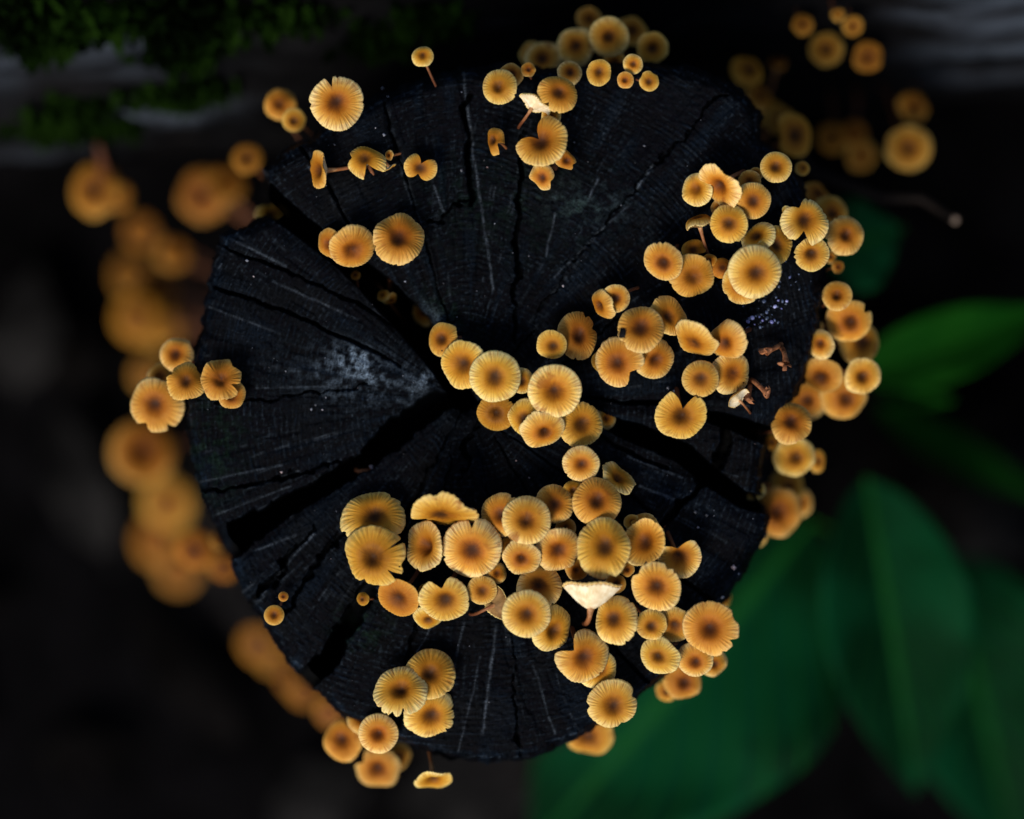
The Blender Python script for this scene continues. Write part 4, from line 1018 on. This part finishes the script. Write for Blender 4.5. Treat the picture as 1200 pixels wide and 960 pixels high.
flake('bark_chip', W(729.5, 390.5, 2.6 / 100) + np.array([0, 0, .0008]), (0.0012, 0.0019, 0.0006), (0.1, -0.1, -0.25), M_CHIP,
      'small square black bark chip lying on a round orange cap', 'bark chip')

# crumbs and pale flecks scattered over the wood
def crumbs():
    rs = np.random.RandomState(77)
    pts = [(450,158,4),(455,114,3.5),(448,104,3),(437,122,2.5),(541,108,2.5),(571,196,3),(541,200,5),(755,171,3.2),(744,191,2.2),(440,150,2),(392,170,3),(297,324,2.4),(290,306,4),(294,334,2.2),(370,475,3.0),(378,480,3.2),(382,466,2.6),
           (365,480,4),(321,420,2),(335,435,2.6),(330,553,3),(445,690,3),(650,158,3),(673,167,2.5),(728,241,2.4),(620,300,2.5),(660,335,3),(580,262,2.4),(520,332,2),(860,665,7),(846,700,8),(865,672,4),(815,600,5),(828,604,4),(818,618,3.5),(843,573,4),(810,575,4),
           (783,455,5),(790,458,4),(475,330,3),(430,345,2.5),(620,560,2.4),(605,540,2.4),(540,585,2)]
    for k in range(170):
        pts.append((rs.uniform(230, 890), rs.uniform(110, 870), rs.uniform(0.7, 1.6)))
    V, T = [], []
    for (x, y, s) in pts:
        h, crack, *_r, sd = stump_height(np.array([x]), np.array([y]))
        if sd[0] > -6 and s < 3: continue
        p = W(x, y, h[0]) + np.array([0, 0, 0.0002])
        i = len(V); e = s * 0.5 * S
        B = rs.randn(6, 3) * 0.25 + np.array([(1, 0, 0), (-1, 0, 0), (0, 1, 0), (0, -1, 0), (0, 0, .7), (0, 0, -.7)])
        for b_ in B: V.append(p + b_ * e)
        for f in ((0, 2, 4), (2, 1, 4), (1, 3, 4), (3, 0, 4), (2, 0, 5), (1, 2, 5), (3, 1, 5), (0, 3, 5)): T.append((i + f[0], i + f[1], i + f[2]))
    m, nt, b = new_mat('crumb')
    ge = N(nt, 'ShaderNodeNewGeometry')
    c = ramp(nt, ge.outputs['Random Per Island'], [(0, (0.03, 0.03, 0.035)), (0.4, (0.10, 0.10, 0.12)), (0.75, (0.26, 0.27, 0.33)), (0.92, (0.22, 0.14, 0.14)), (1, (0.5, 0.5, 0.55))])
    L(nt, c, b.inputs['Base Color']); b.inputs['Roughness'].default_value = 0.35
    o = obj('crumbs', mesh_np('crumbs', np.array(V), None, T, smooth=False), m)
    tag(o, 'tiny pale crumbs and flecks strewn over the black wood', 'debris', kind='stuff')
crumbs()

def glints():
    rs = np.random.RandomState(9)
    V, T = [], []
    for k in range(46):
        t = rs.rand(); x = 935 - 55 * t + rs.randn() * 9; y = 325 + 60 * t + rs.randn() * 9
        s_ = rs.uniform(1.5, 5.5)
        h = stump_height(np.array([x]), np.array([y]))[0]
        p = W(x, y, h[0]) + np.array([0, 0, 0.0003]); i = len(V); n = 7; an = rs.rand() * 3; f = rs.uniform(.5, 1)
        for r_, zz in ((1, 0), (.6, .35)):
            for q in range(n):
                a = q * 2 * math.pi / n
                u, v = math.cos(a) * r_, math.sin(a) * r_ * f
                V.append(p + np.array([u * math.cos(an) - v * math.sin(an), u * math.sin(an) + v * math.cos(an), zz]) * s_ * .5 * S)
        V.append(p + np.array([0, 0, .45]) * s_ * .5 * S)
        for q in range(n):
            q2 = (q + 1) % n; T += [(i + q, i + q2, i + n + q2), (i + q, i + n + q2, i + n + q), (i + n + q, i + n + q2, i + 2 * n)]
    m, nt, b = new_mat('glint_paint')
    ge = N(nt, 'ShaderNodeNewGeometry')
    c = ramp(nt, ge.outputs['Random Per Island'], [(0, (0.02, 0.028, 0.045)), (0.6, (0.06, 0.085, 0.16)), (0.85, (0.13, 0.13, 0.36)), (1, (0.32, 0.34, 0.62))])  # sky glints of the wet wood painted as bluish base colour
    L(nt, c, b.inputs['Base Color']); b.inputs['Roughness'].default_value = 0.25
    tag(obj('painted_glints', mesh_np('painted_glints', np.array(V), None, T), m), 'bluish flecks painted as sky glints on the black wood below the broadest flat mushroom', 'debris', kind='stuff')
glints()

def pale_stub(px, py, z, ang, ln, label):
    b = W(px, py, z)
    root = thing('broken_stem', tuple(b), label, 'stem')
    a = math.radians(ang)
    m = simple_noise_mat('pale_stem_flesh', (0.28, 0.24, 0.26), (0.45, 0.38, 0.40), 500)
    obj('shaft', stem_mesh(np.zeros(3), np.array([math.cos(a) * ln * S, math.sin(a) * ln * S, 0.003]), np.array([math.cos(a), math.sin(a), 0]), 0.0008, 0.0010, 5), M_WITHER, root)
    o = obj('broken_end', stem_mesh(np.array([math.cos(a) * ln * S, math.sin(a) * ln * S - .002, 0.003]), np.array([math.cos(a) * ln * S, math.sin(a) * ln * S + 0.002, 0.0035]), np.array([0, 1, 0]), 0.0010, 0.0006, 6), m, root)
pale_stub(418, 551, -0.014, 0, 18, 'snapped mushroom stem with a pale broken end in the wide dark split')

# ------------------------------------------------------------------ leaves
def leaf_material(name, c1, c2, vein, rough=0.4):
    m, nt, b = new_mat(name)
    at = N(nt, 'ShaderNodeAttribute', attribute_name='leaf'); sep = N(nt, 'ShaderNodeSeparateXYZ'); L(nt, at.outputs['Vector'], sep.inputs[0])
    tc = N(nt, 'ShaderNodeTexCoord')
    n = N(nt, 'ShaderNodeTexNoise', i_Scale=14.0, i_Detail=3.0); L(nt, tc.outputs['Object'], n.inputs['Vector'])
    c = mixc(nt, maprange(nt, n.outputs['Fac'], 0.38, 0.62), c1, c2)
    v = math_n(nt, 'ABSOLUTE', sep.outputs[1])
    ph = math_n(nt, 'SUBTRACT', math_n(nt, 'MULTIPLY', sep.outputs[0], 9.0), math_n(nt, 'MULTIPLY', v, 3.2))
    tri = math_n(nt, 'ABSOLUTE', math_n(nt, 'SUBTRACT', math_n(nt, 'FRACT', ph), 0.5))
    ve = math_n(nt, 'MAXIMUM', maprange(nt, tri, 0.10, 0.0), maprange(nt, v, 0.10, 0.0))
    c = mixc(nt, math_n(nt, 'MULTIPLY', ve, 0.7), c, vein)
    L(nt, c, b.inputs['Base Color']); b.inputs['Roughness'].default_value = max(rough, .6); b.inputs['Specular IOR Level'].default_value = 0.02
    bm = N(nt, 'ShaderNodeBump', i_Strength=0.6, i_Distance=0.002); L(nt, ve, bm.inputs['Height']); L(nt, bm.outputs[0], b.inputs['Normal'])
    return m
M_GREEN = leaf_material('broad_leaf_green', (0.0005, 0.011, 0.0035), (0.0012, 0.030, 0.0105), (0.005, 0.060, 0.010))
M_YGREEN = leaf_material('fresh_leaf_green', (0.002, 0.026, 0.0018), (0.004, 0.038, 0.0025), (0.006, 0.05, 0.004))

def blade_mesh(p0, p1, width, arch, fold, seed, tipw=0.5, wav=0.05):
    """leaf blade from its stalk end p0 to its tip p1 with its own thickness"""
    rs = np.random.RandomState(seed)
    p0, p1 = np.asarray(p0, float), np.asarray(p1, float)
    ax = p1 - p0; ln = np.linalg.norm(ax); ax /= ln
    side = np.cross(np.array([0, 0, 1.0]), ax); side /= np.linalg.norm(side); up = np.cross(ax, side)
    nu, nv = 34, 15
    u = np.linspace(0, 1, nu); v = np.linspace(-1, 1, nv)
    U, Vv = np.meshgrid(u, v, indexing='ij')
    w = np.sin(math.pi * np.clip(U, 0, 1) ** tipw) ** 0.85 * (1 - 0.35 * U ** 6) + 0.006
    hgt = arch * ln * np.sin(math.pi * U) + fold * width * np.abs(Vv) * w + wav * width * np.sin(U * 17 + rs.rand() * 6 + Vv * 2) * np.abs(Vv) ** 2 * w
    P = p0 + (U * ln)[..., None] * ax + (Vv * w * width * 0.5)[..., None] * side + hgt[..., None] * up
    th = 0.0004
    Pb = P - up * th
    n = nu * nv
    q = grid_quads(nu, nv)
    Q = np.concatenate([q, q[:, ::-1] + n])
    edge = []
    for i in range(nu - 1):
        a, b_ = i * nv, (i + 1) * nv; edge.append((a, a + n, b_ + n, b_)); a, b_ = i * nv + nv - 1, (i + 1) * nv + nv - 1; edge.append((b_, b_ + n, a + n, a))
    Q = np.concatenate([Q, np.array(edge)])
    A = np.stack([U, Vv, U * 0], -1).reshape(-1, 3)
    return mesh_np('blade', np.concatenate([P.reshape(-1, 3), Pb.reshape(-1, 3)]), Q, None, {'leaf': ('FLOAT_VECTOR', np.concatenate([A, A]))}), (p0, p1, up, ln, arch)

def tube(pts, r0, r1, sides=8):
    pts = np.array(pts, float); n = len(pts)
    T = np.gradient(pts, axis=0); T /= np.linalg.norm(T, axis=1)[:, None]
    Uv = np.cross(T, np.array([0.3, 0.5, 0.81])); Uv /= np.linalg.norm(Uv, axis=1)[:, None]; Vv = np.cross(T, Uv)
    a = np.arange(sides) * 2 * math.pi / sides; rad = np.linspace(r0, r1, n) * (1 + 0.12 * np.sin(np.arange(n) * 2.1))
    P = pts[:, None] + rad[:, None, None] * (np.cos(a)[None, :, None] * Uv[:, None] + np.sin(a)[None, :, None] * Vv[:, None])
    return mesh_np('tube', P.reshape(-1, 3), grid_quads(n, sides, True)[:, ::-1], [(0, k, k + 1) for k in range(1, sides - 1)] + [((n - 1) * sides, (n - 1) * sides + k + 1, (n - 1) * sides + k) for k in range(1, sides - 1)])

def plant(foot, label, leaves, mat, group=None):
    root = thing('broad_leaved_plant', tuple(foot), label, 'plant', group)
    f = np.asarray(foot, float)
    top = f + np.array([0, 0, 0.10])
    leaves = list(leaves)
    zmax = max(W(*l[0])[2] for l in leaves)
    top = np.array([f[0], f[1], max(0.03, zmax - 0.03)])
    obj('stalk', tube([f - f, (top - f) * .35 + np.array([.004, 0, 0]), (top - f) * .7 + np.array([.003, .003, 0]), top - f], 0.0026, 0.0018), M_GREEN, root)
    for k, (b, t, wpx, arch, fold, seed) in enumerate(leaves):
        p0, p1 = W(*b), W(*t)
        width = wpx * kz((b[2] + t[2]) / 2)
        me, (q0, q1, up, ln, ar) = blade_mesh(p0 - f, p1 - f, width, arch, fold, seed, tipw=0.72)
        lf = obj('leaf', me, mat, root)
        u = np.linspace(0, 0.97, 20)[:, None]
        rib = (q0 + (q1 - q0) * u + up * (ar * ln * np.sin(math.pi * u) - 0.0002))
        obj('midrib', tube(list(rib), 0.0010, 0.0003, 6), M_YGREEN, lf)
        mid = (top + p0) / 2 + np.array([0, 0, 0.01])
        tt = np.linspace(0, 1, 8)[:, None]
        cv = (1 - tt) ** 2 * (top - f) + 2 * (1 - tt) * tt * (mid - f) + tt ** 2 * (p0 - f + up * 0.0)
        obj('petiole', tube(list(cv), 0.0014, 0.0010), M_YGREEN, lf)
    return root

plant(W(1000, 640, -0.40) * np.array([1, 1, 0]) + np.array([0.004, 0.0, -0.004]), 'young plant with three very broad dark green leaves beside the stump', [
    ((950, 610, -0.225), (620, 1000, -0.255), 320, 0.05, 0.26, 21),
    ((1015, 560, -0.200), (1072, 930, -0.240), 172, 0.06, 0.34, 22),
    ((1110, 650, -0.290), (1190, 1010, -0.300), 210, 0.04, 0.26, 23),
], M_GREEN)
plant(W(985, 300, -0.40) * np.array([1, 1, 0]) + np.array([0.0, 0.0, -0.004]), 'seedling with one small round green leaf behind the rim crowd', [
    ((962, 300, -0.165), (1056, 268, -0.170), 115, 0.04, 0.10, 31)], M_GREEN)
plant(W(1040, 470, -0.40) * np.array([1, 1, 0]) + np.array([0.0, 0.0, -0.004]), 'seedling with a pointed bright green leaf beside the tier of mushrooms', [
    ((1000, 440, -0.180), (1235, 362, -0.200), 84, 0.05, 0.3, 41), ((1030, 480, -0.30), (1230, 590, -0.31), 46, 0.05, 0.1, 42)], M_YGREEN)

# dead leaves on the soil
M_DEAD = leaf_material('dead_leaf_brown', (0.0012, 0.0010, 0.0010), (0.0035, 0.003, 0.003), (0.003, 0.0024, 0.0024), rough=0.8)
M_DEADG = leaf_material('dead_leaf_grey', (0.004, 0.0038, 0.0038), (0.013, 0.0122, 0.012), (0.012, 0.0115, 0.012), rough=0.8)
def dead_leaf(px, py, lnpx, wpx, ang, mat, label, group, seed, z=-0.383):
    rs = np.random.RandomState(seed)
    c = W(px, py, z); k = kz(z); a = math.radians(ang)
    d = np.array([math.cos(a), math.sin(a), rs.uniform(-.06, .06)]) * lnpx * k / 2
    root = thing('dead_leaf', tuple(c), label, 'leaf', group)
    me, (q0, q1, up, ln, ar) = blade_mesh(-d, d, wpx * k, rs.uniform(.03, .10), rs.uniform(-.1, .2), seed, tipw=0.85, wav=.12)
    obj('blade', me, mat, root)
    obj('leaf_stalk', tube([-d * 1.25 - np.array([0, 0, .004]), -d * 1.12, -d * .98, -d * 0.9], 0.0010, 0.0008, 6), mat, root)
G_DEAD = 'dead leaves on the forest floor'
for i, (px, py, l_, w_, a_, mt, lb) in enumerate([
    (1165, 610, 200, 100, 70, M_DEADG, 'large pale grey dead leaf on the soil beside the pointed green leaf'),
    (1090, 570, 150, 80, 130, M_DEAD, 'brown dead leaf between the pointed leaf and the broad leaves'),
    (1180, 700, 160, 90, 30, M_DEAD, 'brown dead leaf partly under the outer broad green leaf'),
    (30, 385, 150, 95, 80, M_DEADG, 'pale grey dead leaf on the soil beyond the flank colony'),
    (95, 560, 190, 75, 110, M_DEADG, 'long grey dead leaf beside the flank colony'),
    (565, 925, 200, 110, 10, M_DEADG, 'grey dead leaf on the soil under the hanging tilted mushroom'),
    (215, 790, 210, 60, 130, M_DEAD, 'dark narrow dead leaf on the open soil'),
    (380, 930, 150, 90, 40, M_DEADG, 'grey dead leaf beneath the bunch opposite the log')]):
    dead_leaf(px, py, l_, w_, a_, mt, lb, G_DEAD, 300 + i)
rsd = np.random.RandomState(12)
for i in range(34):
    px, py = rsd.uniform(-120, 1320), rsd.uniform(330, 1080)
    if 230 < px < 930 and py < 870: continue
    dead_leaf(px, py, rsd.uniform(90, 180), rsd.uniform(45, 90), rsd.uniform(0, 360), M_DEAD, 'dark brown fallen leaf half lost in the shadowed soil', G_DEAD, 400 + i, z=-0.392)

# twig by the log
def twig():
    a, b = W(1035, 232, -0.10), W(1118, 257, -0.085)
    f = np.array([a[0] - 0.03, a[1] + 0.012, Z0 - 0.11])
    root = thing('dry_twig', tuple(f), 'thin brown broken twig sticking out from the log toward the small round leaf', 'twig')
    m = simple_noise_mat('twig_bark', (0.004, 0.0022, 0.0016), (0.010, 0.006, 0.004), 200)
    me_ = simple_noise_mat('twig_break', (0.10, 0.07, 0.05), (0.2, 0.15, 0.12), 600)
    obj('shaft', tube([np.array([-.01, .02, -.01]), np.zeros(3), a - f, (a + b) / 2 - f + np.array([0.001, .004, .002]), b - f], 0.0026, 0.0016), m, root)
    obj('broken_end', tube([b - f, b - f + (b - a) * .03, b - f + (b - a) * .06 + np.array([0, .0005, 0])], 0.0019, 0.0012), me_, root)
twig()
